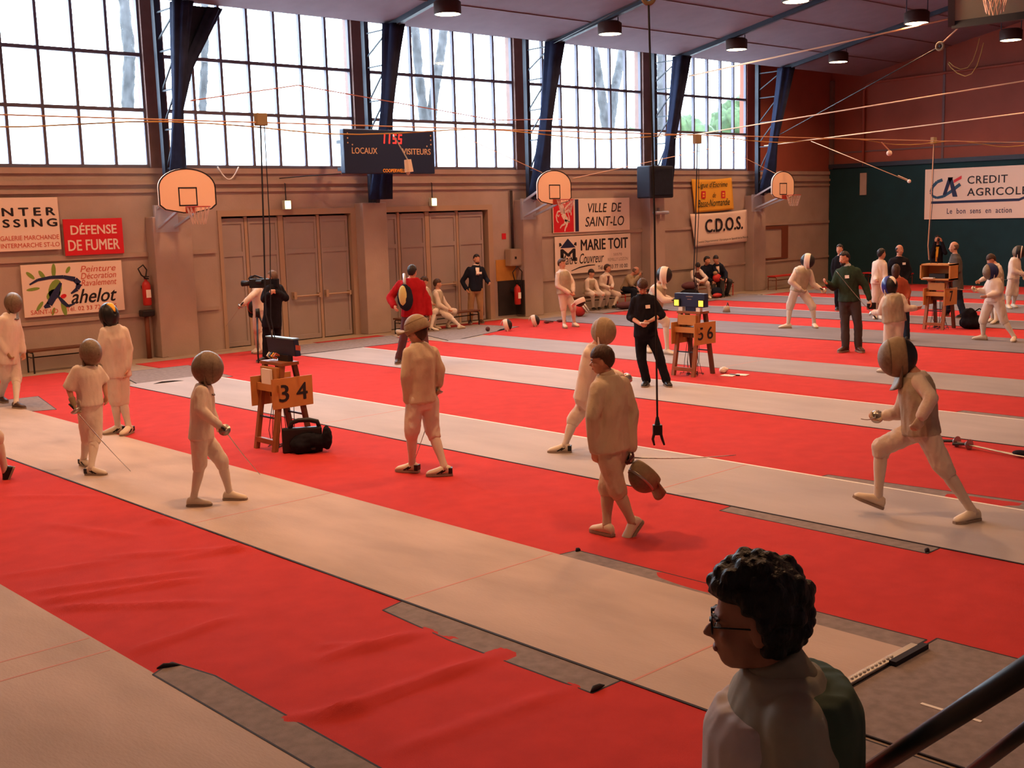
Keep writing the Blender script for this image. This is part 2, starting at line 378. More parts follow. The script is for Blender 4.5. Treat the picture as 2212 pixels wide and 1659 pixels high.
# painted door hatch, dark panel and a painted light patch low on the wall
hz_ = thing('wall_hatch', 'cream hatch in a brown frame on the wall before the green end wall', 'hatch', (32.95, WIN_Y, 1.5))
hz_.location = (0, 0, 0)
fr = MB()
for a in ((32.15, 32.30, .95, 2.04), (33.38, 33.74, .95, 2.04), (32.30, 33.38, 1.94, 2.04), (32.30, 33.38, .95, 1.0)): fr.box(a[0], a[1], y0-.06, y0, a[2], a[3])
fr.build('hatch_frame', M_rust_leg, hz_); MB().box(32.3, 33.38, y0-.03, y0, 1.0, 1.94).build('hatch_panel', M_wall, hz_)
struct('trim_17', MB().box(20.50, 21.16, y0-.02, y0, 0.06, .97).box(21.12, 21.155, y0-.345, y0, 0.06, .97), M_dado)
struct('trim_18', MB().box(20.46, 21.16, y0-.018, y0, .97, 1.52), M_lit_patch)  # yellow-orange light on the wall, painted as a flat patch
struct('trim_19', MB().box(11.0, 12.45, y0-.36, y0-.341, 0, .02), M_rail)
# pipes
pp = MB().tube([(bx-.12, 21.12, 3.95), (bx-.12, 21.14, 6.45), (bx-.12, 21.05, 6.62), (bx-.12, 20.85, 6.70), (bx-.12, 15.7, 6.80), (bx-.12, 6, 6.95)], .045, 8)
tag(pp.build('heating_pipe', M_wall_hi, None, True), 'brown pipe rising from the green wall and bending along the end wall', 'pipe')
cd = MB().tube([(21.0, y0-.06, 3.3), (21.0, y0-.06, 1.8)], .022).tube([(21.05, y0-.06, 3.3), (21.05, y0-.06, 1.8)], .018)
tag(cd.build('cable_conduit', M_gap, None, True), 'dark conduits running down to the grey switch box beside the doors', 'conduit')

# ------------------------------------------------------------------ steel frames, roof trusses and gathered drapes
ORD = ['seventh', 'sixth', 'fifth', 'fourth', 'third', 'second', 'first']
for i, x in enumerate(FR):
    t = thing('steel_frame', 'dark lattice steel frame with roof beam, %s from the green end wall' % ORD[i], 'steel frame', (x, 22.2, 3.05), 'steel frames along the window wall')
    L = lambda q: Vector(q)-Vector((x, 22.2, 3.05))
    MB().bar(L((x, 22.2, 3.05)), L((x, 22.2, 7.2)), .13, .12).build('post', M_frame, t)
    cA, cB = V(x, 22.02, 3.05), V(x, 21.25, 6.86)
    MB().bar(L(cA), L(cB), .10, .10).build('inner_chord', M_frame, t)
    for k in range(5):
        f0, f1 = k/5, (k+1)/5
        zz = 3.05+f1*3.8
        p = V(x, 22.15, 3.05+f0*4.1) if k % 2 == 0 else cA.lerp(cB, f0)
        q = cA.lerp(cB, f1) if k % 2 == 0 else V(x, 22.15, 3.05+f1*4.1)
        MB().bar(L(V(x, 22.15, p.z if k else 3.4)), L(cA.lerp(cB, f1)), .03).build('brace', M_frame, t)
        MB().bar(L(V(x, 22.15, zz)), L(cA.lerp(cB, f1)), .03).build('brace', M_frame, t)
    MB().bar(L((x, 21.35, ceil_z(21.35)-.06)), L((x, RIDGE_Y, ceil_z(RIDGE_Y)-.06)), .12, .12).bar(L((x, RIDGE_Y, ceil_z(RIDGE_Y)-.06)), L((x, YN, ceil_z(YN)-.06)), .12, .12).build('roof_beam', M_frame, t)

def drape(name, label, path, radii, seed, parent=None):
    R = []; n = 26; m = 22
    for i in range(m+1):
        f = i/m; s = f*(len(path)-1); k = min(int(s), len(path)-2); u = s-k
        c = Vector(path[k]).lerp(Vector(path[k+1]), u); ra = radii[k][0]*(1-u)+radii[k+1][0]*u; rb = radii[k][1]*(1-u)+radii[k+1][1]*u
        ring = []
        for j in range(n):
            a = 2*pi*j/n; w = 1+.16*sin(5*a+seed)+.10*sin(9*a+seed*2+f*3)
            ring.append(c+X*(ra*w*cos(a))+Y*(rb*w*sin(a)))
        R.append(ring)
    o = MB().rings(R).build(name, M_navy, parent, True)
    if parent is None: tag(o, label, 'curtain', 'gathered curtains on the window frames')
    return o
DR = {2: (4.9, .14), 3: (5.0, .15), 4: (4.9, .15), 5: (4.6, .13), 6: (4.7, .13)}
WHERE = {2: 'beside the backboard nearest the no smoking sign', 3: 'passing behind the scoreboard', 4: 'above the backboard by the red horse sign', 5: 'falling behind the black loudspeaker', 6: 'next to the green end wall'}
for i, (tz, tr) in DR.items():
    x = FR[i]; yb = lambda z: 22.02-(z-3.05)/3.81*.77-.10
    path = [(x+.02, yb(6.85), 6.93), (x, yb(6.3), 6.3), (x, yb(5.6), 5.6), (x, yb(tz), tz), (x, yb(4.2), 4.0), (x, yb(3.3), 3.12)]
    dr = drape('gathered_curtain', 'navy curtain gathered along the slanting frame, '+WHERE[i], path, [(q*(.62 if i == 2 else .85), w_) for q, w_ in ((.30, .22), (.24, .20), (.18, .17), (tr, tr), (.22, .17), (.30, .20))], i*1.7)
    if i == 2:
        drape('side_swag', '', [(12.10, 21.35, 6.90), (11.85, 21.4, 6.4), (11.5, 21.5, 5.7), (11.32, 21.6, 4.9)], [(.17, .13), (.15, .12), (.13, .12), (.10, .10)], 2.2, dr)
        v = MB(); pts = [(11.45, 21.3, 6.9), (12.05, 21.33, 6.9), (11.6, 21.45, 6.0), (11.4, 21.5, 5.6)]
        v.add([Vector(p) for p in pts]+[Vector(p)+V(0, .02, 0) for p in pts], [(0, 1, 2, 3), (7, 6, 5, 4), (0, 4, 5, 1), (1, 5, 6, 2), (2, 6, 7, 3), (3, 7, 4, 0)])
        v.build('hanging_fold', M_navyc, dr)

# ------------------------------------------------------------------ hall lamps
def hall_lamp(x, y, label):
    z = 7.06; top = ceil_z(y)-.08
    t = thing('ceiling_lamp', label, 'lamp', (x, y, z), 'drum lamps under the roof')
    h = MB(); n = 24; ro, ri = .29, .265
    prof = [(ro, -.15), (ro, .10), (.22, .15), (.06, .16), (.06, .14), (.20, .13), (ri, .08), (ri, -.15)]
    h.rings([[V(r*cos(2*pi*j/n), r*sin(2*pi*j/n), zz) for j in range(n)] for r, zz in prof+[prof[0]]], cap=False)
    h.build('lamp_housing', M_lamp, t, True)
    MB().cone((0, 0, -.145), (0, 0, -.135), .262, .262, 24).build('lamp_reflector', M_bulb, t)
    for s in (-1, 1): MB().tube([(0, s*.27, .08), (0, s*.27, top-z+.02)], .014).build('hanging_rod', M_frame, t)
    ld = bpy.data.lights.new('lamp_light', 'AREA'); ld.shape = 'DISK'; ld.size = .48; ld.energy = LAMP_POWER*(1.35 if x < 12 and 4 < y < 14 else .75 if y < 4 else 1); ld.color = LAMP_COLOR; ld.spread = radians(150)  # lamps over the front boosted to lift the near pistes
    lo = bpy.data.objects.new('lamp_light', ld); COL.objects.link(lo); lo.parent = t; lo.location = (0, 0, -.17)
ROWS = ((19.4, 'nearest the windows'), (14.2, 'over the middle pistes'), (9.0, 'beyond the ridge side'), (3.8, 'added unseen on the stand side'))
for i, x in enumerate(FR):
    for y, rn in ROWS:
        if (i == 0 and y < 14) or (i != 1 and y < 9): continue  # stand side keeps one unseen lamp, added to brighten the front
        hall_lamp(x+.12, y, 'drum lamp below the %s roof beam from the end wall, %s' % (ORD[i], rn))

# ------------------------------------------------------------------ outdoors seen through the panes
struct('ground_outside', MB().box(-20, 120, WIN_Y+.4, 110, -.4, -.1), M_out)
def tree(name, label, base, segs, r):
    t = thing(name, label, 'tree', base, 'trees behind the hall windows'); B = Vector(base)
    mb = MB()
    for pts in segs:
        pts = [Vector(p)-B for p in pts]; rr = [r*(1-.35*i/max(1, len(pts)-1)) for i in range(len(pts))]
        mb.tube(pts, rr, 10)
    me = remesh(mb, .05, 2, .03, 2.5); link('trunk', me, M_bark, t); return t
tree('plane_tree', 'thick mottled trunk outside the window bay nearest the pressing sign', (14.2, 30, -.2), [[(14.2, 30, -.2), (14.2, 30, 5), (14.45, 30, 7.2), (14.38, 30, 9), (14.6, 30, 12)]], .19)
tree('plane_tree', 'slim pale trunk outside beside the first gathered curtain', (16.45, 30, -.2), [[(16.45, 30, -.2), (16.45, 30, 5.5), (16.75, 30, 8.2), (16.8, 30, 12)]], .13)
tree('plane_tree', 'forked trunk outside behind the scoreboard bay', (24.45, 30, -.2), [[(24.45, 30, -.2), (24.45, 30, 5.2), (24.25, 30, 7.2), (23.95, 30, 12)], [(24.45, 30, 4.0), (24.75, 30, 6.2), (25.4, 30, 8.8), (26.2, 30, 12)]], .19)
tree('plane_tree', 'branching trunk outside beyond the town sign bay', (33.2, 30, -.2), [[(33.2, 30, -.2), (33.2, 30, 5.6), (32.9, 30, 7), (32.3, 30, 10)], [(33.2, 30, 5.2), (33.6, 30, 7), (34.4, 30, 9.5)]], .22)
tree('plane_tree', 'straight trunk outside just beyond the loudspeaker', (36.3, 30, -.2), [[(36.3, 30, -.2), (36.4, 30, 12)]], .2)
def leafy(label, base, blobs, seed):
    t = thing('leafy_tree', label, 'tree', base, 'leafy trees behind the hall windows'); mb = MB(); B = Vector(base)
    for (x, y, z, r) in blobs: mb.ball(Vector((x, y, z))-B, r, 14, 9)
    me = remesh(mb, .22, 1, .5, 1.1, 1, seed); link('foliage', me, M_leaf, t)
    mt = MB().tube([(0, 0, 0), (0, 0, blobs[0][2]-B.z)], .15, 8); mt.build('trunk', M_bark, t, True)
leafy('rounded green tree low outside the bay of the yellow banner', (52.5, 42, -.2), [(52.5, 42, 5.4, 2.2), (50.6, 42, 4.9, 1.9)], 1)
leafy('taller green tree outside the last window bay', (58.4, 42, -.2), [(58.9, 42, 6.9, 2.2), (58.2, 42, 5.2, 2.2), (60.4, 42, 6, 2.4)], 5)
leafy('green bush tree outside between the loudspeaker and the town sign', (48.2, 42, -.2), [(48.2, 42, 4.9, 2.0), (46.8, 42, 4.6, 1.8)], 9)

# ------------------------------------------------------------------ carpets, pistes and underlays
def carpet(x0, x1, ya, yb, label, ridges=(), step=.25, z=.004):
    nx = max(2, int((x1-x0)/step)+1); ny = max(2, int((yb-ya)/step)+1); mb = MB(); g = []
    for i in range(nx+1):
        for j in range(ny+1):
            x = x0+(x1-x0)*i/nx; y = ya+(yb-ya)*j/ny; h = 0.0
            for (ax, ay, bx_, by_, hh, ww) in ridges:
                dx, dy = bx_-ax, by_-ay; L = sqrt(dx*dx+dy*dy); t = ((x-ax)*dx+(y-ay)*dy)/(L*L); 
                if -.15 < t < 1.15:
                    d = abs((x-ax)*dy-(y-ay)*dx)/L; env = max(0, min(1, (t+.15)/.3, (1.15-t)/.3))
                    wob = 1+.4*noise.noise(V(x*3, y*3, hh*90))
                    h += 1.5*hh*wob*env*math.exp(-(d/ww)**2)
            h *= max(0, min(1, (x-x0-.09)/.12, (x1-.09-x)/.10))
            if ridges: h += .0022*(noise.noise(V(x*2.2, y*1.3, 3))+1)
            g.append((x, y, z+h))
    N = len(g); W_ = ny+1
    fs = [(i*W_+j, i*W_+j+1, (i+1)*W_+j+1, (i+1)*W_+j) for i in range(nx) for j in range(ny)]
    mb.add(g, fs); b = [(x, y, 0.0005) for x, y, _ in g]
    edge = [i*W_ for i in range(nx+1)]+[nx*W_+j for j in range(1, W_)]+[i*W_+ny for i in range(nx-1, -1, -1)]+[j for j in range(ny-1, 0, -1)]
    e2 = mb.v[:]; k0 = len(mb.v); mb.v += [V(g[k][0], g[k][1], .0005) for k in edge]
    for q in range(len(edge)):
        r = (q+1) % len(edge); mb.f.append((edge[q], edge[r], k0+r, k0+q))
    o = mb.build('red_carpet', M_red, None, True); tag(o, label, 'carpet', 'red carpet runners between the pistes'); return o
RID = [(3.02, 8.73, 4.19, 8.23, .016, .05), (3.0, 8.44, 4.08, 8.05, .020, .05), (3.05, 8.22, 3.91, 7.44, .018, .05), (3.01, 6.95, 3.84, 7.05, .018, .06),
       (4.68, 9.97, 4.88, 9.70, .022, .07), (3.92, 9.15, 4.83, 8.5, .014, .06), (4.24, 8.68, 4.86, 8.50, .016, .05), (3.2, 5.36, 3.63, 5.15, .016, .05),
       (3.86, 5.95, 4.53, 5.85, .020, .06), (3.36, 5.24, 4.57, 5.18, .024, .055), (3.96, 10.63, 4.34, 9.61, .012, .06), (4.14, 12.04, 4.72, 11.36, .012, .06),
       (3.95, 6.14, 4.2, 5.92, .012, .05), (3.05, 9.3, 3.9, 9.0, .012, .06), (3.4, 4.6, 4.5, 4.5, .012, .06)]
carpet(2.92, 4.96, -2.5, 21.3, 'wrinkled red carpet between the two pistes nearest the spectator', RID, .05)
carpet(6.36, 8.64, -2.5, 21.6, 'red carpet under the stand numbered three and four', [(7.0, 12.0, 7.9, 10.2, .008, .04), (6.6, 8.5, 7.9, 7.9, .006, .05), (7.1, 13.6, 7.6, 12.9, .008, .04)], .08)
carpet(10.05, 12.84, -2.5, 21.6, 'red carpet between the two pale pistes, in front of the black shirted man', [(10.4, 6.2, 11.7, 5.0, .008, .05), (10.3, 9.2, 11.3, 8.6, .008, .05)], .1)
carpet(14.30, 16.08, -2.5, 21.8, 'narrow red carpet under the stand numbered five and six', (), .3)
carpet(17.50, 20.72, -2.5, 22.1, 'broad red carpet where the green sweater referee stands', (), .3)
carpet(22.70, 24.46, -2.5, 20.9, 'red carpet under the stand numbered seven', (), .3)
carpet(26.04, 27.90, -2.5, 20.9, 'red carpet behind the grey suited man', (), .3)
carpet(29.94, 31.44, -2.5, 20.9, 'red carpet between the two pistes nearest the green wall', (), .3)
carpet(33.26, 36.22, -2.5, 21.2, 'red carpet at the foot of the green end wall', (), .3)

def piste(x0, x1, ya, yb, m, label, near=True, tapes=(), white=False, zt=.011):
    t = MB().box(x0, x1, ya, yb, .001, zt).build('fencing_piste', m)
    tag(t, label, 'piste', 'fencing pistes across the hall')
    if near: MB().box(x0-.014, x0+.006, ya, yb, .001, zt+.001).build('edge_shade_strip', M_edge, t)  # black strip painted for the dark underside and shadow along the edge
    for yy in tapes: MB().box(x0+.02, x1-.02, yy-.008, yy+.008, zt-.002, zt+.0012).build('marking_line', M_tape, t)
    if white: MB().box(x1-.035, x1, ya+.02, yb-.02, zt-.002, zt+.002).build('edge_tape', M_whitetape, t)
    return t
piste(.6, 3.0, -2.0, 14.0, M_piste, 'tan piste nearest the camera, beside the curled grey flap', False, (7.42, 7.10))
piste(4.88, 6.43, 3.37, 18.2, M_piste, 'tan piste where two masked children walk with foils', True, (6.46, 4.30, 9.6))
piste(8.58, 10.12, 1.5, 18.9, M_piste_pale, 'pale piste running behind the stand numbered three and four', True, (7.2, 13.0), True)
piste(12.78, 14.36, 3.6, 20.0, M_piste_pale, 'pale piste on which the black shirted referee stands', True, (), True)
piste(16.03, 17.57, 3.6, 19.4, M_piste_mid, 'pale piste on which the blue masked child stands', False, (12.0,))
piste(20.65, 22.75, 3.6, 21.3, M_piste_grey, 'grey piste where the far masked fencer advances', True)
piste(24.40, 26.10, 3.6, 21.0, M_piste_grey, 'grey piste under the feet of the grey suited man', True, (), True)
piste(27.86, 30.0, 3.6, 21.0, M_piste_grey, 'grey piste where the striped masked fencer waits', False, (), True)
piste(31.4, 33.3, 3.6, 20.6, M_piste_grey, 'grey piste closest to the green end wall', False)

def underlay(pts, label, z1=.007, curl=None):
    n = len(pts); t = MB().prism(pts, (0, 0, 0), X, Y, Zv, .0008, z1).build('underlay_mat', M_under)
    tag(t, label, 'mat', 'grey underlay mats under the pistes')
    e = MB()
    for i in range(n):
        a, b = pts[i], pts[(i+1) % n]
        e.bar((a[0], a[1], z1*.5+.001), (b[0], b[1], z1*.5+.001), .012, z1)
    e.build('dark_rim', M_edge, t)
    if curl:
        x, y, l, ang = curl
        MB().tube([(x, y, .010), (x+l*.3*cos(ang), y+l*.3*sin(ang), .022), (x+l*.7*cos(ang), y+l*.7*sin(ang), .020), (x+l*1.1*cos(ang), y+l*1.1*sin(ang), .008)], [.004, .017, .014, .003], 8).build('curled_corner', M_edge, t, True)
    return t
underlay([(2.985, 6.50), (3.16, 6.60), (3.24, 6.2), (3.20, 3.0), (2.985, 3.0)], 'grey felt flap with a curled black corner beside the nearest piste', .0125, (3.05, 6.58, .14, -.5))
underlay([(4.66, 6.40), (4.60, 5.6), (4.62, 4.36), (5.1, 4.36), (5.1, 6.5)], 'grey felt strip beside the wrinkled red carpet', .007, (4.62, 4.37, .12, .1))
underlay([(6.2, 6.44), (6.62, 6.38), (6.66, 3.38), (6.2, 3.38)], 'grey felt strip behind the curly-haired spectator', .007, (6.58, 6.36, .05, 0))
underlay([(8.38, 6.27), (8.37, 4.26), (8.8, 4.26), (8.8, 6.30)], 'grey felt strip in front of the lunging fencer', .007, (8.38, 4.28, .08, .2))
underlay([(9.9, 6.34), (10.24, 6.30), (10.44, 4.30), (10.44, 1.6), (9.9, 1.6)], 'grey felt strip behind the lunging fencer')
underlay([(14.2, 7.0), (14.56, 6.96), (14.54, 3.8), (14.2, 3.8)], 'grey felt strip along the pale piste past the long blades')
underlay([(8.7, 18.5), (10.30, 18.3), (10.6, 20.5), (9.2, 20.6)], 'grey mat beyond the end of the pale piste by the black bench', .009, (8.95, 18.6, .5, -.12))
underlay([(6.0, 17.6), (6.75, 17.3), (7.1, 18.9), (6.2, 19.0)], 'pale grey mat at the feet of the masked fencer by the wall', .009)
underlay([(12.9, 20.1), (15.6, 20.0), (16.2, 21.4), (13.6, 21.6)], 'grey mat at the foot of the first folding doors', .009)
underlay([(16.2, 19.3), (19.2, 20.3), (19.0, 21.7), (16.9, 21.4)], 'grey mat under the seated children by the second doors', .009, (18.2, 19.99, .6, .35))
underlay([(22.9, 20.95), (30.2, 20.95), (30.2, 21.75), (22.9, 21.75)], 'long grey mat under the benches by the advertising boards', .009)
# the open end of the second piste: a mat, its joining strip and a stray tape mark
underlay([(5.2, 3.32), (6.72, 3.34), (6.78, -1.0), (5.2, -1.0)], 'grey mat butting against the studded strip behind the spectator', .010)
underlay([(6.80, 2.55), (6.80, -1.5), (7.6, -1.5), (7.6, 2.60)], 'grey mat edge beyond the handrail', .009)
underlay([(3.3, 2.9), (5.15, 3.0), (5.15, -1.4), (3.3, -1.4)], 'grey mat in the shade below the handrail', .009)
ms = thing('joining_strip', 'studded silver joining strip across the end of the tan piste', 'metal strip', (5.5, 3.37, .011))
MB().box(0, 1.0, -.03, .03, 0, .018).build('strip', M_steel, ms, bevel=.004)
st = MB()
for k in range(16): st.ball((.03+.045*k, 0, .020), .011, 8, 5)
st.build('studs', M_whitetape, ms)
MB().box(.62, 1.02, -.075, -.031, 0, .03).build('lifted_edge', M_edge, ms)
tag(MB().box(5.735, 5.76, 2.6, 2.94, .010, .0125).build('tape_mark', M_whitetape), 'short pale tape mark on the grey mat next to the handrail', 'tape')
struct('trim_30', MB().box(1.3, 2.75, .7, 2.15, 0, .27), M_floor)          # low step the spectator stands on

# ------------------------------------------------------------------ signs on the window wall
SY = WIN_Y-.07
NW = V(0, -1, 0)                         # normal of everything hung on the window wall
def panel(name, label, cat, x0, z0, x1, z1, m, y=SY, group='advertising boards on the window wall', t=.02):
    o = thing(name, label, cat, (x0, y, z0), group)
    MB().box(0, x1-x0, 0, t, 0, z1-z0).build('board', m, o, bevel=.004); return o
O0 = V(0, 0, 0)
def T(o, body, x, z, w, h, m, bold=.0, shear=0.0, name='lettering', space=1.0):
    return text(name, body, O0, X, Zv, NW, x, z, w, h, m, o, bold, shear, .003, space)
def P2(o, name, polys, m, d0=.002, d1=.005):
    mb = MB()
    for p in polys: mb.prism(p, O0, X, Zv, NW, d0, d1)
    return mb.build(name, m, o)
def strip(pts, ws):
    L, R = [], []
    for i, (x, z) in enumerate(pts):
        a = pts[max(0, i-1)]; b = pts[min(len(pts)-1, i+1)]; d = V(b[0]-a[0], b[1]-a[1], 0).normalized()
        L.append((x-d.y*ws[i]/2, z+d.x*ws[i]/2)); R.append((x+d.y*ws[i]/2, z-d.x*ws[i]/2))
    return [q for q in L]+[q for q in reversed(R)]
def segs(pts, ws):                        # a curved strip as convex quads
    q = []
    for i in range(len(pts)-1):
        s_ = strip(pts[i:i+2], ws[i:i+2]); q.append(s_)
    return q
def leafp(x, z, l, w, a, n=14): return [(x+l*.5*cos(2*pi*k/n)*cos(a)-w*.5*sin(2*pi*k/n)*sin(a), z+l*.5*cos(2*pi*k/n)*sin(a)+w*.5*sin(2*pi*k/n)*cos(a)) for k in range(n)]

s = panel('advertising_board', 'cream dry-cleaner board with black stencil letters above the red lines of print', 'sign', 6.75, 2.28, 9.10, 3.27, M_signw)
T(s, 'INTER', 1.14, .655, 1.14, .145, M_ink, .05, space=1.5); T(s, 'PRESSING', .64, .445, 1.66, .145, M_ink, .05, space=1.4)
T(s, 'GALERIE MARCHANDE', 1.22, .20, 1.10, .085, M_inkr, .01); T(s, 'INTERMARCHE ST-LO', 1.22, .06, 1.10, .085, M_inkr, .01)
s = panel('warning_sign', 'red no smoking sign with pale capital letters', 'sign', 9.16, 2.15, 10.35, 2.85, M_signred, SY-.02)
T(s, 'DÉFENSE', .14, .40, .92, .22, M_signw, .018); T(s, 'DE FUMER', .07, .09, 1.03, .205, M_signw, .018)
s = panel('advertising_board', 'painter board with a green splash and a big dark cursive name', 'sign', 8.29, 1.02, 10.28, 2.015, M_signw)
P2(s, 'green_splash', [leafp(.17, .79, .20, .075, -.75), leafp(.39, .79, .20, .08, -1.0), leafp(.62, .86, .27, .085, 1.50), leafp(.90, .86, .15, .07, 1.0), leafp(.20, .53, .26, .06, .1),
   leafp(.30, .20, .22, .07, .9), leafp(.55, .08, .16, .06, 1.2), leafp(.76, .13, .30, .10, 1.75), leafp(.62, .50, .40, .25, 1.2), leafp(.58, .40, .30, .2, .5)], M_inkg, .001, .003)
P2(s, 'cursive_initial', segs([(.14, .62), (.30, .70), (.55, .735), (.80, .73), (1.02, .67), (1.10, .58), (1.05, .48), (.92, .40)], [.03, .05, .06, .07, .10, .11, .08, .03])
   + segs([(.74, .62), (.62, .42), (.48, .22), (.38, .17)], [.05, .13, .12, .05]) + segs([(.66, .37), (.75, .25), (.84, .16), (.98, .20)], [.03, .08, .06, .02]), M_inkb, .003, .006)
P2(s, 'red_dot', [leafp(.77, .36, .12, .08, .3)], M_signred, .0055, .0075)
T(s, 'ahelot', .92, .20, .92, .27, M_ink, .018, .35, 'cursive_name')
for k, w in enumerate(('Peinture', 'Décoration', 'Ravalement')): T(s, w, 1.14, .80-.135*k, .72, .12, M_inkr, .004, .25, 'red_line')
T(s, 'SAINT-LO', .12, .045, .52, .085, M_inkr, .006, name='red_line'); T(s, 'Tél. 02 33 72 18 25', .80, .06, 1.02, .085, M_inkr, .004, name='red_line')
s = panel('advertising_board', 'town board with a white rearing horse on red and a navy stripe', 'sign', 22.54, 2.14, 25.67, 3.06, M_signw)
P2(s, 'red_field', [[(.02, .02), (.80, .02), (.80, .90), (.02, .90)]], M_signred, .001, .003)
P2(s, 'navy_stripe', [[(.86, .02), (1.0, .02), (1.0, .90), (.86, .90)]], M_inkb, .001, .003)
hs = segs([(.30, .80), (.36, .66), (.38, .52), (.46, .40), (.54, .34)], [.10, .17, .16, .15, .14])       # neck, body
hs += segs([(.28, .80), (.40, .84), (.47, .80)], [.07, .09, .05]) + segs([(.38, .58), (.55, .72), (.68, .80), (.74, .87)], [.06, .045, .04, .02]) + segs([(.42, .54), (.60, .62), (.70, .55), (.70, .47)], [.06, .045, .04, .03])
hs += segs([(.54, .36), (.62, .28), (.62, .42), (.56, .56)], [.05, .05, .03, .015]) + segs([(.50, .36), (.44, .24), (.32, .20), (.26, .13)], [.10, .06, .045, .03]) + segs([(.54, .34), (.52, .20), (.46, .12), (.44, .04)], [.10, .06, .045, .035])
hs += segs([(.33, .60), (.18, .58), (.12, .46), (.14, .34), (.20, .28)], [.05, .04, .04, .035, .03]) + segs([(.14, .52), (.20, .44), (.24, .50)], [.03, .03, .02])
P2(s, 'white_horse', hs, M_signw, .003, .006)
T(s, 'VILLE  DE', 1.38, .53, 1.40, .25, M_ink, .008, .18); T(s, 'SAINT-LO', 1.26, .14, 1.62, .27, M_ink, .008, .18)
s = panel('advertising_board', 'roofer board with a navy roof over a large dark letter', 'sign', 22.59, 1.01, 25.69, 2.04, M_signw)
P2(s, 'roof_emblem', [[(.20, .72), (.80, .72), (.50, .97)]], M_inkb, .002, .005)
P2(s, 'roof_ears', [[(.16, .86), (.22, .86), (.27, .79), (.16, .76)], [(.84, .86), (.78, .86), (.73, .79), (.84, .76)]], M_ink, .002, .005)
T(s, 'M', .22, .36, .56, .32, M_ink, .05); P2(s, 'letter_feet', [[(.17, .36), (.36, .36), (.36, .41), (.17, .41)], [(.63, .36), (.83, .36), (.83, .41), (.63, .41)]], M_ink, .002, .0045)
T(s, 'MARIE TOIT', 1.02, .62, 1.96, .30, M_ink, .028)
T(s, 'Maître Couvreur', .20, .26, 1.75, .28, M_ink, .004, .35, 'cursive_line'); P2(s, 'flourish', segs([(.62, .08), (.95, .16), (1.30, .20), (1.58, .20)], [.02, .03, .03, .02]), M_ink)
T(s, '50570', 2.36, .415, .36, .075, M_inkgrey, .0, name='faded_line'); T(s, 'REMILLY LOZON', 2.12, .27, .86, .09, M_inkgrey, 0, name='faded_line'); T(s, 'Tél. 02 33 77 10 00', 1.70, .06, 1.26, .11, M_ink, .004, name='phone_line')

def banner(name, label, pts, m, group='cloth banners on the window wall'):
    """cloth hung by its corners: pts = four (x,z) corners, wavy"""
    x0 = min(p[0] for p in pts); z0 = min(p[1] for p in pts); o = thing(name, label, 'banner', (x0, SY-.03, z0), group); n = 18; mm = 12; vs = []
    (ax, az), (bx_, bz), (cx, cz), (dx, dz) = pts
    for j in range(mm+1):
        v = j/mm
        for i in range(n+1):
            u = i/n; x = (1-u)*((1-v)*ax+v*dx)+u*((1-v)*bx_+v*cx); z = (1-u)*((1-v)*az+v*dz)+u*((1-v)*bz+v*cz)
            z -= .035*sin(pi*u)*(1-v); vs.append((x-x0, -.012*sin(u*9+v*2)*(.3+v), z-z0))
    W_ = n+1; fs = [(j*W_+i, j*W_+i+1, (j+1)*W_+i+1, (j+1)*W_+i) for j in range(mm) for i in range(n)]
    b = MB().add(vs, fs).build('cloth', m, o, True); so = b.modifiers.new('thick', 'SOLIDIFY'); so.thickness = .004; return o
s = banner('club_banner', 'yellow fencing league banner with dark script above the white banner', [(28.50, 3.58), (30.52, 3.62), (30.66, 2.63), (28.65, 2.56)], M_signy)
D3 = V(0, -.022, 0)
def TB(o, body, x, z, w, h, m, bold=0, shear=0, name='lettering', rot=0.0, space=1.0):
    U = V(cos(rot), 0, sin(rot)); Vz = V(-sin(rot), 0, cos(rot)); return text(name, body, V(x, 0, z)+D3, U, Vz, NW, 0, 0, w, h, m, o, bold, shear, .002, space)
TB(s, "Ligue d'Escrime", .28, .70, 1.5, .22, M_greens, .004, .3, rot=.02); TB(s, 'de', 1.02, .45, .16, .16, M_greens, .004, .3)
TB(s, 'Basse-Normandie', .28, .16, 1.62, .22, M_greens, .004, .3, rot=.03)
for xx in (.46, 1.46):
    mb = MB()
    for q in ([(0, 0), (.20, 0), (.20, .22), (0, .22)],): mb.prism(q, V(xx, 0, .43)+D3, X, Zv, NW, 0, .003)
    e = mb.build('red_emblem', M_signred, s)
    MB().prism([(.05, .04), (.15, .04), (.15, .09), (.05, .09)], V(xx, 0, .43)+D3, X, Zv, NW, .003, .006).prism([(.05, .12), (.15, .12), (.15, .17), (.05, .17)], V(xx, 0, .43)+D3, X, Zv, NW, .003, .006).build('emblem_bars', M_signy, e)
s = banner('club_banner', 'white cloth banner with four bold black initials below the yellow one', [(28.42, 2.53), (31.46, 2.62), (31.54, 1.60), (28.66, 1.52)], M_signw)
TB(s, 'C.D.O.S.', .74, .42, 1.92, .40, M_ink, .03, rot=.035); TB(s, 'Comité Départemental Olympique et Sportif de la Manche', .32, .10, 2.68, .075, M_ink, .006, rot=.028)
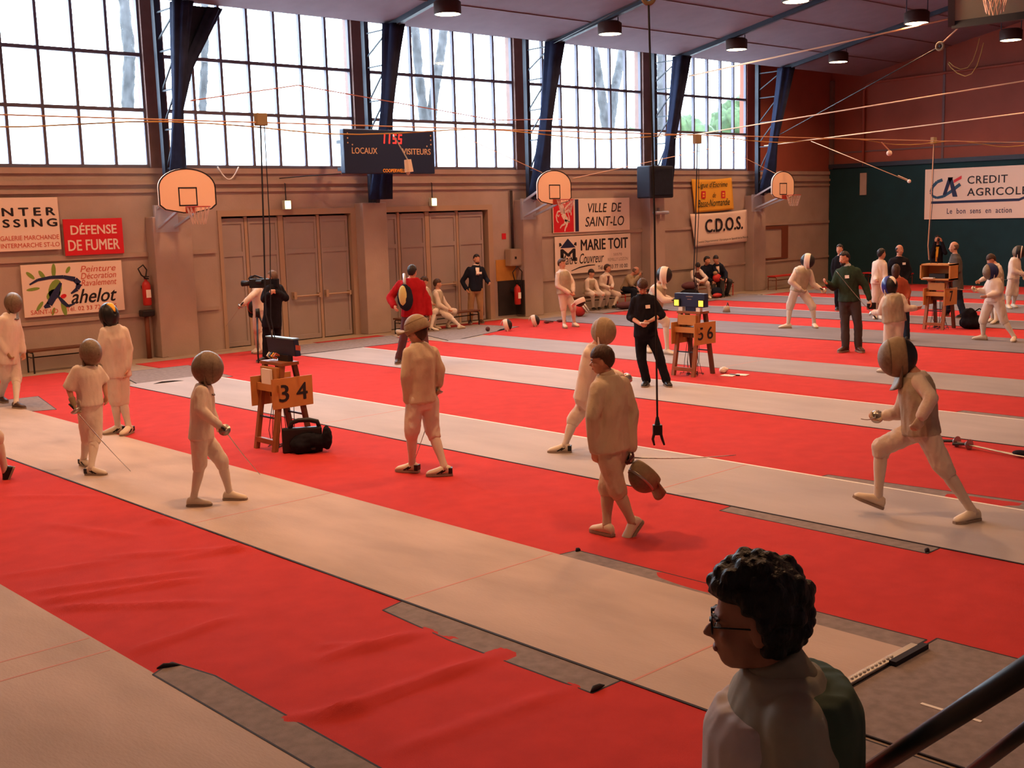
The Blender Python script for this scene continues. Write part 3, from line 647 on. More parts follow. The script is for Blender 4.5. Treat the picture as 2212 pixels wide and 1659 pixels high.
# bank board on the end wall: u runs towards -Y
NB = V(-1, 0, 0); UB = V(0, -1, 0)
s = thing('advertising_board', 'long white bank board on the green end wall', 'sign', (BACK_X-.12, 18.85, 2.12), None)
MB().box(-.03, 0, -4.6, 0, 0, 1.61).build('board', M_signw, s, bevel=.004)
OB = V(-.03, 0, 0)
def TBk(body, x, z, w, h, m, bold=0, shear=0, name='lettering', space=1.0): return text(name, body, OB, UB, Zv, NB, x, z, w, h, m, s, bold, shear, .004, space)
def PB(name, polys, m, d0=.002, d1=.005):
    mb = MB()
    for p in polys: mb.prism(p, OB, UB, Zv, NB, d0, d1)
    return mb.build(name, m, s)
TBk('CREDIT', 1.44, 1.10, 1.28, .24, M_ink, .016, space=1.1); TBk('AGRICOLE', 1.44, .72, 1.90, .24, M_ink, .016, space=1.1)
TBk('Le  bon  sens  en  action', .78, .17, 2.10, .17, M_inkb, .008, space=1.1)
PB('navy_rule', [[(.22, .50), (3.1, .52), (3.1, .60), (.22, .58)], [(3.1, .52), (3.3, .60), (3.3, .68), (3.1, .60)]], M_inkb)
PB('logo_arc', segs([(.60, 1.26), (.42, 1.20), (.27, 1.05), (.21, .88), (.27, .75), (.42, .69), (.65, .73), (.90, .88), (1.10, 1.03), (1.20, 1.10)], [.10, .10, .10, .09, .08, .08, .09, .10, .11, .11]), M_inkcy, .002, .005)
PB('logo_letter', [[(.62, .78), (.74, .78), (.92, 1.33), (.80, 1.33)], [(.80, 1.33), (.92, 1.33), (1.12, .71), (.96, .71)], [(.80, 1.24), (.92, 1.24), (.96, 1.33), (.78, 1.33)]], M_inkb, .005, .008)
PB('logo_bar', [[(.98, 1.14), (1.24, 1.27), (1.24, 1.37), (.98, 1.24)]], M_signred, .005, .008)

# ------------------------------------------------------------------ scoreboard
sb = thing('scoreboard', 'black electronic scoreboard with red digits hung in front of the second curtain', 'scoreboard', (14.92, 21.12, 3.67))
MB().box(0, 2.52, 0, .16, 0, .96).build('case', M_bluebox, sb, bevel=.02)
def TS(body, x, z, w, h, m, bold=0, name='lettering'): return text(name, body, O0, X, Zv, NW, x, z, w, h, m, sb, bold, 0, .004)
TS('LOCAUX', .20, .43, .68, .13, M_scorew, .02); TS('VISITEURS', 1.58, .43, .82, .13, M_scorew, .02); TS('COOPERWELL', 1.02, .03, .62, .075, M_amber, .03, 'maker_name')
def seg7(ch, x, z, w, h):
    on = {'1': 'bc', '5': 'afgcd', '9': 'abcdfg', '0': 'abcdef'}[ch]; t = .03; sl = .10; q = []
    R = {'a': (0, h-t, w, h), 'd': (0, 0, w, t), 'g': (0, h/2-t/2, w, h/2+t/2), 'f': (0, h/2, t, h), 'b': (w-t, h/2, w, h), 'e': (0, 0, t, h/2), 'c': (w-t, 0, w, h/2)}
    for k in on:
        a, b, c, d = R[k]; q.append([(x+a+sl*b, z+b), (x+c+sl*b, z+b), (x+c+sl*d, z+d), (x+a+sl*d, z+d)])
    return q
mb = MB()
for ch, x in (('1', 1.0), ('1', 1.14), ('5', 1.32), ('5', 1.47)):
    for p in seg7(ch, x, .66, .10, .21): mb.prism(p, O0, X, Zv, NW, .001, .004)
mb.build('clock_digits', M_led, sb)
d = MB()
for x, z in ((.10, .86), (.10, .76), (.10, .66), (.22, .62), (2.42, .86), (2.42, .76), (2.42, .66), (2.30, .62)): d.cone((x, -.001, z), (x, -.005, z), .018, .018, 10)
d.build('indicator_dots', M_scorew, sb)
MB().box(.5, .6, .16, 1.0, .7, .78).box(1.9, 2.0, .16, 1.0, .7, .78).box(.5, .6, .16, 1.0, .1, .18).box(1.9, 2.0, .16, 1.0, .1, .18).build('bracket', M_frame, sb)
# ------------------------------------------------------------------ basketball goals
def goal(x, label, droop=0):
    t = thing('basketball_goal', label, 'basketball hoop', (x, 21.15, 2.90), 'basketball goals on the window wall')
    w, h = .615, .87; pts = []
    for k in range(17):
        a = pi*k/16; pts.append((w*cos(a), .50+.37*sin(a)))
    out = [(-.50, .07), (-.12, 0), (.12, 0), (.50, .07), (w, .16)]+pts+[(-w, .16)]
    # outline order: start lower right going up
    MB().prism(out, O0, X, Zv, NW, -.035, 0).build('backboard', M_board, t)
    e = []; c = (0, .43)
    inn = [(p[0]*.955, c[1]+(p[1]-c[1])*.945) for p in out]; rim_ = MB()
    for i in range(len(out)):
        j = (i+1) % len(out); rim_.prism([out[i], out[j], inn[j], inn[i]], O0, X, Zv, NW, 0, .003)
    rim_.build('border_line', M_ink, t)
    q = MB()
    for a in ((-.20, .20, .14, .165), (-.20, .20, .48, .505), (-.20, -.175, .14, .505), (.175, .20, .14, .505)): q.box(a[0], a[1], -.004, 0, a[2], a[3])
    q.build('aiming_square', M_ink, t)
    r = MB().torus((0, -.38, .12), X, Y, .225, .011, 28, 6); r.box(-.07, .07, -.15, -.002, .0, .13); r.build('hoop', M_rim, t)
    nt = MB(); n = 14
    for k in range(n):
        a = 2*pi*k/n; b = 2*pi*(k+1.0)/n; b2 = 2*pi*(k-1.0)/n
        for bb in (b, b2):
            nt.tube([V(.222*cos(a), -.38+.222*sin(a), .11), V(.17*cos((a+bb)/2), -.38+.17*sin((a+bb)/2), -.06), V(.125*cos(bb), -.38+.125*sin(bb), -.22)], .0045, 4)
    nt.build('net', M_net, t)
    a = MB(); 
    for s_ in (-.22, .22): a.bar((s_, .03, .52), (s_*.8, .98, .10), .05); a.bar((s_, .03, .05), (s_*.8, .98, -.28), .05)
    a.bar((-.26, .03, .52), (.26, .03, .52), .04).bar((-.26, .03, .05), (.26, .03, .05), .04).box(-.25, .25, .955, 1.02, -.36, .18)
    a.build('support_arm', M_galv, t)
goal(11.18, 'rounded basketball backboard between the no smoking sign and the first folding doors')
goal(21.38, 'rounded basketball backboard hanging over the red horse emblem')
goal(31.58, 'rounded basketball backboard nearest the green end wall')
# raised glass goal under the roof
g = thing('raised_goal', 'large glass backboard folded up under the roof with its net showing', 'basketball hoop', (16.2, 10.0, 6.0))
a = V(18.2, 8.55, 5.62)-V(16.2, 10.0, 6.0); L0 = V(16.2, 10.0, 6.0)
p1 = V(18.08, 9.02, 5.46)-L0; ud = V(.42, -.90, .06).normalized(); vd = V(-.55, -.25, .80).normalized(); nd = ud.cross(vd)
MB().bar(p1, p1+ud*1.9, .10, .12).bar(p1+vd*1.1, p1+ud*1.9+vd*1.1, .10, .10).bar(p1, p1+vd*1.1, .10, .10).bar(p1+ud*1.9, p1+ud*1.9+vd*1.1, .10, .10).build('board_frame', M_frame, g)
MB().obox(p1+ud*.95+vd*.55, ud, vd, nd, .92, .52, .008).build('glass_sheet', M_gl, g)
hc = p1+ud*.62+vd*.74+nd*.30
MB().torus(hc, ud, nd, .225, .012).build('hoop', M_rim, g)
nt = MB()
for k in range(14):
    aa = 2*pi*k/14
    for s_ in (1, -1):
        bb = aa+s_*2*pi/14; nt.tube([hc+ud*(.22*cos(aa))+nd*(.22*sin(aa)), hc+ud*(.17*cos((aa+bb)/2))+nd*(.17*sin((aa+bb)/2))-V(0, 0, .2), hc+ud*(.13*cos(bb))+nd*(.13*sin(bb))-V(0, 0, .38)], .007, 4)
nt.build('net', M_net, g)
MB().bar(p1+ud*.5+vd*.6-nd*.02, p1+ud*.5+vd*.6+V(0, .2, 3.6), .08).bar(p1+ud*1.4+vd*.6-nd*.02, p1+ud*1.4+vd*.6+V(0, .2, 3.6), .08).build('hanger', M_frame, g)

# ------------------------------------------------------------------ loudspeaker, lights, extinguishers, boxes
sp = thing('loudspeaker', 'black boxed loudspeaker bracketed to the fourth pilaster', 'speaker', (26.02, 21.42, 3.02))
MB().box(-.62, .42, -.05, .45, 0, .90).build('cabinet', M_speaker, sp, bevel=.04); MB().box(-.54, .34, -.07, -.045, .08, .82).build('front_cloth', M_navyc, sp, bevel=.01)
MB().box(-.1, .55, .45, .66, .38, .46).build('bracket', M_frame, sp)
pj = thing('wall_spotlight', 'small white spotlight on a bar under the loudspeaker', 'light', (26.6, 22.02, 2.60))
MB().tube([(-.28, 0, 0), (.36, 0, 0)], .05, 10).build('lamp_tube', M_galv, pj, True); MB().box(-.03, .05, -.02, .10, -.16, .14).build('mount', M_rail, pj)
def exit_light(x, label):
    t = thing('exit_light', label, 'exit light', (x, 22.36, 3.04), 'glowing exit lights over the doors')
    MB().box(-.09, .09, -.07, .03, -.10, .10).build('housing', M_exitb, t, bevel=.01); MB().box(-.07, .07, -.078, -.069, -.085, .085).build('lit_face', M_exit, t)
    MB().tube([(0, .0, .1), (0, 0, .46), (0, .05, .48)], .012).build('stem', M_frame, t)
exit_light(14.17, 'greenish lit exit box over the folding doors by the cameraman'); exit_light(18.34, 'greenish lit exit box over the doors behind the seated children')
def extinguisher(x, y, z, label, hose):
    t = thing('fire_extinguisher', label, 'fire extinguisher', (x, y, z), 'red fire extinguishers on the wall')
    b = MB(); n = 16; b.rings([[V(r*cos(2*pi*k/n), r*sin(2*pi*k/n), zz) for k in range(n)] for r, zz in ((.07, 0), (.085, .02), (.085, .40), (.07, .46), (.03, .50), (.025, .53))]); b.build('cylinder', M_redp, t, True)
    MB().box(-.02, .02, -.10, .04, .53, .56).box(-.02, .02, -.12, .03, .575, .595).build('valve_handle', M_plast, t)
    MB().tube(hose, .014, 6).build('hose', M_cable, t); MB().box(-.05, .05, -.088, -.083, .16, .32).build('paper_label', M_paper, t)
    MB().box(-.03, .03, .07, max(.09, WIN_Y-y), .34, .40).build('wall_hook', M_frame, t)
extinguisher(10.72, 22.28, 1.08, 'red fire extinguisher beside the painter board', [(0, -.02, .54), (-.10, -.03, .62), (-.16, -.03, .75), (-.05, -.03, .82), (.02, -.03, .72), (-.02, -.06, .60)])
extinguisher(20.95, 22.18, .34, 'red fire extinguisher against the dark panel near the switch box', [(0, -.02, .54), (-.12, -.03, .66), (-.18, -.03, .85), (0, -.03, 1.0), (.16, -.03, .85), (.12, -.04, .6), (.10, -.05, .3)])
bx_ = thing('standpipe', 'rusty standpipe with a black cap below the extinguisher by the painter board', 'pipe', (10.68, 22.28, 0))
MB().cone((0, 0, 0), (0, 0, .88), .05, .045, 10).build('pipe', M_rust_leg, bx_, True); MB().box(-.12, .14, -.10, .10, .86, .99).build('cap', M_plast, bx_, bevel=.02)
eb = thing('switch_box', 'grey metal switch box on the wall beside the second doors', 'box', (20.97, 22.22, 1.35))
MB().box(-.19, .22, 0, .21, 0, .44).build('case', M_toe, eb, bevel=.01); MB().box(-.16, .19, -.012, .0, .03, .41).build('cover', M_toe, eb, bevel=.005); MB().box(-.05, .0, -.03, -.01, .18, .24).build('lock', M_plast, eb)
tag(MB().box(20.70, 20.84, WIN_Y-.012, WIN_Y-.001, 2.05, 2.20).build('notice', M_signred), 'tiny red notice on the wall above the switch box', 'notice')
tag(MB().tube([V(12.55+.5*k/10, WIN_Y-.08, 3.86-.26*sin(pi*k/10)) for k in range(11)], .014, 6).build('sagging_cable', M_whitetape, None, True), 'white cable sagging below the window next to the first backboard', 'cable')
tag(MB().tube([(14.05, WIN_Y-.06, 3.62), (14.6, 22.1, 3.66), (15.0, 21.4, 3.68)], .012).build('thin_arm', M_cable, None, True), 'thin dark rod reaching from the wall to the scoreboard', 'rod')

# ------------------------------------------------------------------ benches
def bench(x0, y0_, x1, y1_, label, leg=M_plast, seat=M_wood_d, h=.45, group='low benches along the walls', hoops=True):
    t = thing('bench', label, 'bench', (x0, y0_, 0), group); d = V(x1-x0, y1_-y0_, 0); Lg = d.length; d.normalize(); n = V(-d.y, d.x, 0); w = .15
    MB().obox(d*(Lg/2)+V(0, 0, h-.02), d, n, Zv, Lg/2, w, .02).build('seat', seat, t, bevel=.006)
    for u in (.06, Lg-.06):
        c = d*u
        MB().tube([c+n*w+V(0, 0, 0), c+n*w+V(0, 0, h-.08), c+n*(w-.03)+V(0, 0, h-.05), c-n*(w-.03)+V(0, 0, h-.05), c-n*w+V(0, 0, h-.08), c-n*w], .016, 6).tube([c+n*w+V(0, 0, h*.68), c-n*w+V(0, 0, h*.68)], .010).build('leg', leg, t)
    MB().tube([d*.06+V(0, 0, h*.66), d*(Lg-.06)+V(0, 0, h*.66)], .013).build('stretcher', leg, t)
    return t
bench(8.14, 22.05, 9.75, 22.05, 'black framed bench under the painter board', h=.44)
bench(16.45, 21.50, 19.05, 21.68, 'black framed bench with children seated in front of the doors', h=.38)
bench(23.1, 22.12, 24.62, 22.12, 'wooden bench under the two seated children by the roofer board', h=.37)
bench(24.75, 21.98, 26.2, 21.98, 'red legged bench under the bald seated man', M_redp, M_black, .40)
bench(27.9, 21.86, 29.6, 21.72, 'dark bench under the two suited men', M_redp, h=.42)
bench(31.9, 21.80, 33.4, 21.85, 'red framed empty bench near the cream hatch', M_rust_leg, M_redp, .46)
bench(35.6, 20.6, 35.6, 18.9, 'low red bench standing against the green end wall', M_rust_leg, M_redp, .40)

# ------------------------------------------------------------------ scoring stands
def stand(cx, cy, digits, label, box, extra):
    t = thing('scoring_stand', label, 'stand', (cx, cy, 0), 'wooden scoring stands')
    for sx in (-1, 1):
        for sy in (-1, 1):
            MB().bar((sx*.26, sy*.205, 0), (sx*.085, sy*.185, 1.03), .065, .05).build('leg', M_wood if sx < 0 else M_wood_d, t)
    MB().box(-.12, .12, -.24, .24, 1.02, 1.06).build('top_shelf', M_wood, t, bevel=.004)
    MB().box(-.16, -.10, -.18, .18, .84, 1.0).build('front_apron', M_ply, t); MB().box(-.05, .05, -.17, .17, .62, .80).build('inner_box', M_wood_d, t)
    MB().bar((-.245, -.2, .12), (-.245, .2, .12), .05, .06).build('rung', M_wood, t)
    for sx in (-1, 1): MB().bar((sx*.20, -.2, .40), (sx*.20, .2, .40), .02).build('rung', M_frame, t)
    MB().bar((-.19, -.29, .76), (-.19, .29, .76), .09, .02, (1, 0, 0)).build('cross_board', M_ply, t)
    for sy in (-1, 1):
        b = MB().box(-.27, .29, sy*.235-.01, sy*.235+.01, .52, .88).build('number_board', M_ply, t, bevel=.003)
        U = X if sy < 0 else -X; N = V(0, sy, 0); O = V(-.27 if sy < 0 else .29, sy*.246, .52)
        if len(digits) == 2:
            text('digit', digits[0], O, U, Zv, N, .09, .08, .13, .20, M_ink, b, .02, 0, .002); text('digit', digits[1], O, U, Zv, N, .33, .08, .15, .20, M_ink, b, .02, 0, .002)
        else: text('digit', digits[0], O, U, Zv, N, .22, .08, .13, .22, M_ink, b, .02, 0, .002)
    w = MB(); rn = random.Random(cx)
    for k in range(9):
        x = rn.uniform(-.12, .14); y = rn.uniform(-.14, .14); w.tube([(x*.4, y*.5, .80), (x*.8, y, .5), (x+rn.uniform(-.05, .05), y*1.2, .22), (x*1.4, y*1.3+rn.uniform(-.1, .1), .012)], .005, 4)
    for k in range(5):
        x = rn.uniform(-.2, .2); y = rn.uniform(-.18, .18); w.tube([(x, y, .012), (x+.12, y+.1, .012), (x+.2, y-.05, .012), (x+.05, y-.14, .012)], .006, 4)
    w.build('wiring', M_cable, t)
    return t
t = stand(7.42, 12.05, '34', 'wooden scoring stand with the numbers three and four beside the black cases', None, None)
bxm = thing('scoring_machine', 'dark blue scoring machine seen from behind on the three-four stand', 'scoring box', (7.44, 12.02, 1.06), 'electronic scoring machines')
mb = MB(); prof = [(.02, .07), (.10, .07), (.07, .27), (.00, .27)]
mb.prism(prof, V(-.02, -.30, 0), X, Zv, -Y, 0, 0)
mb = MB(); mb.rings([[V(x-.02, y, z) for x, z in prof] for y in (-.30, .30)]); mb.build('case', M_bluebox, bxm, bevel=.008)
MB().box(-.03, .06, -.305, .305, .268, .285).build('pale_edge', M_bluetop, bxm, bevel=.004); MB().prism([(.17, .15), (.26, .15), (.26, .21), (.17, .21)], V(-.008, -.05-.12, 0), -Y, Zv, V(-1, 0, .2).normalized(), .0, .012).build('paper_label', M_inkr, bxm)
MB().box(-.02, .05, -.16, .06, .0, .075).build('foot', M_plast, bxm); 
for k, (yy, m_) in enumerate(((.02, M_inkr), (.07, M_signy), (.12, M_inkcy), (.17, M_whitetape))): MB().tube([(-.06, yy, .03), (-.10, yy, .06), (-.06, yy+.02, .09), (.0, yy, .05)], .012, 6).build('plug_lead', m_, bxm)
tag(MB().box(7.22, 7.25, 11.95, 12.15, .80, .98).build('score_sheet', M_paper), 'white paper sheet pinned inside the three-four stand', 'paper')
t = stand(15.19, 11.90, '56', 'wooden scoring stand with the numbers five and six and a lit machine', None, None)
bxm = thing('scoring_machine', 'blue scoring machine with two lit yellow squares', 'scoring box', (15.14, 11.90, 1.06), 'electronic scoring machines')
MB().box(-.04, .06, -.31, .31, .07, .29).build('case', M_bluebox, bxm, bevel=.008); MB().box(-.02, .04, -.1, .1, 0, .08).build('foot', M_bluebox, bxm)
for yy in (-.25, .25):
    MB().box(-.06, -.038, yy-.065, yy+.065, .07, .20).build('lamp_bezel', M_plast, bxm, bevel=.004); MB().box(-.066, -.058, yy-.045, yy+.045, .085, .18).build('yellow_light', M_yell, bxm)
    MB().box(-.05, .02, yy*.72-.04, yy*.72+.04, .0, .06).build('side_block', M_whitetape, bxm)
MB().box(-.043, -.039, -.07, .07, .235, .245).box(-.043, -.039, -.04, .04, .19, .2).build('printed_lines', M_inkgrey, bxm)
t = stand(23.75, 11.95, '7', 'wooden scoring stand with the number seven, next to the grey suited man', None, None)
bxm = thing('scoring_desk', 'open wooden machine box with paper and a small console on the number seven stand', 'scoring box', (23.66, 11.95, 1.06), 'electronic scoring machines')
b = MB(); b.box(-.16, .22, -.34, -.31, 0, .34).box(-.16, .22, .31, .34, 0, .34).box(-.16, .22, -.34, .34, .31, .34).box(.20, .22, -.34, .34, 0, .34).box(-.16, .22, -.34, .34, 0, .03); b.build('box_shell', M_ply, bxm)
MB().box(-.10, .1, -.2, .16, .03, .13).build('console', M_plast, bxm); MB().box(-.19, -.02, .02, .26, .032, .05).build('paper', M_paper, bxm); MB().tube([(.05, .2, .34), (.05, .22, .55)], .008).tube([(.05, .05, .34), (.04, .06, .48)], .008).build('aerial', M_cable, bxm)

# cases and bags on the floor
c = thing('equipment_case', 'black plastic case with a cut-out handle standing open by the three-four stand', 'case', (7.19, 11.72, .004))
d = V(7.62-7.19, 11.46-11.72, 0).normalized(); n = V(-d.y, d.x, 0)
b = MB(); b.obox(d*.235+V(0, 0, .15), d, n, Zv, .235, .05, .15); o = b.build('case_body', M_plast, c, bevel=.02)
hd = MB(); hd.tube([d*.10+V(0, 0, .29), d*.12+V(0, 0, .36), d*.20+V(0, 0, .385), d*.33+V(0, 0, .385), d*.42+V(0, 0, .36), d*.44+V(0, 0, .29)], .028, 8); hd.build('handle', M_plast, c, True)
b = thing('equipment_bag', 'black soft bag slumped against the open case', 'bag', (7.42, 11.48, .004))
mb = MB(); mb.ell(V(.0, .02, .12), d, n, Zv, .22, .10, .12); mb.ell(d*.20+V(0, 0, .17), d, n, Zv, .06, .09, .15); mb.ell(d*-.12+V(0, 0, .10), d, n, Zv, .12, .10, .10); link('bag_body', remesh(mb, .015, 3, .012, 9), M_black, b)
MB().box(-.05, .0, -.11, -.085, .06, .08).build('buckle', M_plast, b)
b = thing('equipment_bag', 'dark bag leaning beside the number seven stand', 'bag', (24.12, 11.40, .004))
mb = MB(); mb.ell(V(0, 0, .14), X, Y, Zv, .30, .24, .15); mb.ell(V(-.10, .02, .28), X, Y, Zv, .14, .16, .16); link('bag_body', remesh(mb, .025, 3, .02, 6), M_black, b)
MB().tube([(-.15, -.1, .36), (-.1, -.2, .44), (.02, -.2, .40)], .014).build('strap', M_black, b)
for k, (x, y, l, a, lab) in enumerate(((15.47, 11.30, .34, .2, 'open white booklet lying on red carpet beside the five-six stand'),)):
    t = thing('booklet', lab, 'booklet', (x, y, .005)); MB().obox(V(-.09, .03, .006), V(cos(a), sin(a), 0), V(-sin(a), cos(a), 0), Zv, .085, .11, .004).obox(V(.10, -.09, .006), V(cos(a), sin(a), 0), V(-sin(a), cos(a), 0), Zv, .085, .11, .004).build('pages', M_paper, t); MB().box(-.015, .02, -.12, .06, 0, .02).build('black_pen', M_plast, t)
b = thing('paper_ball', 'crumpled pale bag beside the foot of the five-six stand', 'bag', (15.62, 11.60, .004)); mb = MB().ell(V(0, 0, .05), X, Y, Zv, .08, .07, .05); link('crumple', remesh(mb, .012, 1, .012, 22), M_paper, b)
b = thing('cable_reel', 'small pale reel box on the far grey piste behind the lit machine', 'reel', (24.7, 18.25, .012)); MB().cone((0, 0, 0), (0, 0, .16), .10, .07, 12).build('reel_body', M_toe, b, True); MB().tube([(0, 0, .15), (.05, 0, .24), (.1, 0, .15)], .012).build('handle', M_plast, b)
b = thing('sabre_bundle', 'two foils lying together on red carpet past the lunging fencer', 'foils', (12.3, 5.95, .006))
for k, (ox, oy) in enumerate(((.06, .02), (-.02, -.16))):
    MB().tube([(ox, oy, .05), (ox-.1, oy-.5, .03), (ox-.2, oy-1.3, .012)], .009).build('blade', M_steel, b)
    gq = MB(); gq.cone((ox, oy, .055), (ox+.015, oy+.05, .055), .062, .02, 14); gq.build('guard', M_steel, b); MB().tube([(ox+.01, oy+.04, .055), (ox+.02, oy+.2, .035)], .018).build('grip', M_grip, b)
MB().ell(V(-.05, -.75, .04), X, Y, Zv, .06, .10, .035).build('glove', M_black, b, True)

# ------------------------------------------------------------------ overhead wires, hanging leads
def wire(name, label, pts, r, m, cat='wire', sag=0.0, group='wires strung across the hall'):
    pts = [Vector(p) for p in pts]
    if sag and len(pts) == 2:
        a, b = pts; pts = [a.lerp(b, k/16)-V(0, 0, sag*4*(k/16)*(1-k/16)) for k in range(17)]
    return tag(MB().tube(pts, r, 5).build(name, m, None, True), label, cat, group)
def ext(a, b, t): a = Vector(a); b = Vector(b); return a+(b-a)*t
wire('overhead_wire', 'pale wire running up from the fifth frame to the folded glass backboard', [ext((26.6, 18.41, 6.54), (26.6, 12.78, 6.93), -.45), (26.6, 12.78, 6.93)], .022, M_rope)
wire('overhead_wire', 'highest of the pale wires crossing the end wall above the bank board', [(26.6, 21.7, 4.69), ext((26.6, 18.4, 4.89), (26.6, 11.54, 5.31), 2.2)], .017, M_rope)
wire('overhead_wire', 'pale wire rising from the third backboard just over the doubled wires', [(31.7, 21.95, 4.6), ext((31.7, 21.93, 4.6), (31.7, 13.73, 4.97), 3.0)], .018, M_rope)
wire('doubled_wire', 'upper of the doubled wires along the middle of the hall', [(-3.9, 11.8, 3.80), (36.2, 11.8, 4.10)], .008, M_rope, sag=.06)
wire('doubled_wire', 'lower twisted wire along the middle of the hall, frayed with loops', [V(-3.9+.5*k, 11.85+.03*sin(k*1.9), 3.68+.05*sin(k*.7)+.34*(k/80)) for k in range(81)], .008, M_ropey)
wire('overhead_wire', 'faint rope from the window frame down past the end wall with a white ball end', [(31.7, 20.24, 4.64), (31.7, 17.03, 3.32)], .012, M_rope)
for p, lab in (((31.7, 16.97, 3.30), 'white ball hanging at the rope end in front of the end wall'), ((21.33, 11.85, 3.68), 'smaller white ball dangling just below the doubled wires')):
    b = thing('rope_ball', lab, 'ball', p, 'white rope ends'); MB().ball((0, 0, 0), .055).build('ball', M_signw, b, True); MB().tube([(0, .05, .05), (0, .35, .18)] if p[0] > 30 else [(0, 0, .05), (-.3, 0, .20)], .012).build('rope_end', M_rope, b)
wire('stay_wire', 'dark stay wire slanting from the fifth frame to the ceiling pulley', [(31.7, 21.4, 4.9), (26.6, 13.58, 6.28)], .014, M_cable)
b = thing('pulley', 'pale round pulley on a slanted rod below the glass backboard', 'pulley', (26.6, 13.54, 6.30)); MB().torus((0, 0, 0), Y, Zv, .085, .03, 20, 8).build('wheel', M_tan_s, b, True); MB().cone((-.03, 0, 0), (.03, 0, 0), .03, .03).build('hub', M_plast, b); MB().tube([(0, -.06, .07), (0, -.70, .56)], .018).build('rod', M_rope, b)
wire('loop_rope', 'lower straw rope loop hanging below the roof near the end wall', [(30.0, 15.03, 6.29), (30.0, 14.95, 6.17), (30.0, 14.77, 6.01), (30.0, 14.56, 5.91), (30.0, 14.39, 5.95), (30.0, 14.25, 6.14), (30.0, 14.15, 6.44), (30.0, 14.09, 6.7)], .011, M_ropey)
wire('loop_rope', 'upper straw rope loop hanging below the roof near the end wall', [(30.0, 15.01, 6.32), (30.0, 14.88, 6.2), (30.0, 14.69, 6.1), (30.0, 14.5, 6.12), (30.0, 14.36, 6.29), (30.0, 14.27, 6.54), (30.0, 14.2, 6.83)], .009, M_ropey)
wire('stay_wire', 'thin pale rope from the third backboard up to the window post', [(31.5, 21.2, 3.62), (29.2, 21.9, 4.6)], .010, M_rope); wire('stay_wire', 'thin pale rope from the middle backboard up to the window bay', [(20.9, 21.1, 3.7), (19.0, 21.9, 4.6)], .010, M_rope)
wire('stay_wire', 'long faint rope from the middle backboard to the curtain by the loudspeaker', [(21.9, 21.0, 3.55), (28.2, 21.2, 4.45)], .010, M_rope)
wire('sagging_wire', 'faint pink wire crossing the first curtain near the left windows', [(8.6, 16.0, 4.5), (11.4, 17.4, 5.0), (16.8, 18.3, 4.65), (21.4, 20.6, 5.0)], .010, M_tape)
# leads dropping to the stands
for (x, y, z0_, z1_, lab) in ((7.20, 11.80, 3.86, 1.35, 'twin leads dropping to the three-four stand'), (15.10, 11.72, 3.80, 1.36, 'twin leads dropping to the five-six stand'), (23.22, 11.9, 3.95, 1.5, 'pale lead dropping to the number seven stand')):
    b = thing('hanging_lead', lab, 'cable', (x, y, z1_), 'leads hanging over the scoring stands')
    MB().tube([(0, 0, z0_-z1_), (-.03, .02, (z0_-z1_)*.5), (-.05, .05, .3), (.03, .06, 0)], .010, 5).build('lead', M_rope if '7' in lab or 'seven' in lab else M_frame, b); MB().tube([(.06, .02, z0_-z1_), (.06, .03, (z0_-z1_)*.5), (.02, .06, .25), (.05, .04, 0)], .006, 5).build('lead', M_frame, b)
    MB().box(-.06, .08, -.03, .05, z0_-z1_-.06, z0_-z1_+.08).build('pulley_block', M_tan_s, b, bevel=.01)
b = thing('hanging_plug', 'black cable ending in a two-pronged plug hung over the pale piste', 'cable', (8.46, 7.06, .5))
L1 = V(8.42, 7.08, 4.57)-V(8.46, 7.06, .5)
MB().tube([L1, L1.lerp(V(0, 0, .26), .5)+V(.02, 0, 0), V(0, 0, .26)], .010, 6).build('cable', M_cable, b)
ur = V(sin(YAW), -cos(YAW), 0)
MB().tube([(0, 0, .28), (0, 0, .20)], [.014, .03], 8).obox(V(0, 0, .15), ur, V(ur.y, -ur.x, 0), Zv, .045, .03, .05).build('plug_body', M_plast, b, bevel=.008)
for s_ in (-1, 1): MB().tube([ur*(.03*s_)+V(0, 0, .12), ur*(.045*s_)+V(0, 0, .06), ur*((.03 if s_ < 0 else .065)*s_)+V(0, 0, 0)], [.016, .014, .010], 6).build('prong', M_plast, b)
MB().torus(L1+V(0, 0, .06), ur, Zv, .05, .02, 16, 6).build('pulley', M_tan_s, b)
wire('stay_wire', 'thin dark wire from the plug pulley to the third frame', [V(8.42, 7.08, 4.65), (21.5, 21.2, 6.9)], .006, M_cable)

b = thing('hanging_plug', 'pale plug on a short lead dangling in front of the scoreboard', 'plug', (9.05, 11.46, 3.27))
q = Vector((9.05, 11.46, 3.27))
MB().tube([Vector((9.09, 11.8, 3.74))-q, Vector((8.92, 11.56, 3.7))-q, Vector((9.04, 11.47, 3.42))-q], .008, 6).build('lead', M_galv, b); MB().tube([Vector((9.04, 11.47, 3.42))-q, (0, 0, 0)], [.045, .055], 10).tube([(0, 0, 0), (-.02, .02, -.03)], .02, 6).build('plug_body', M_signw, b)

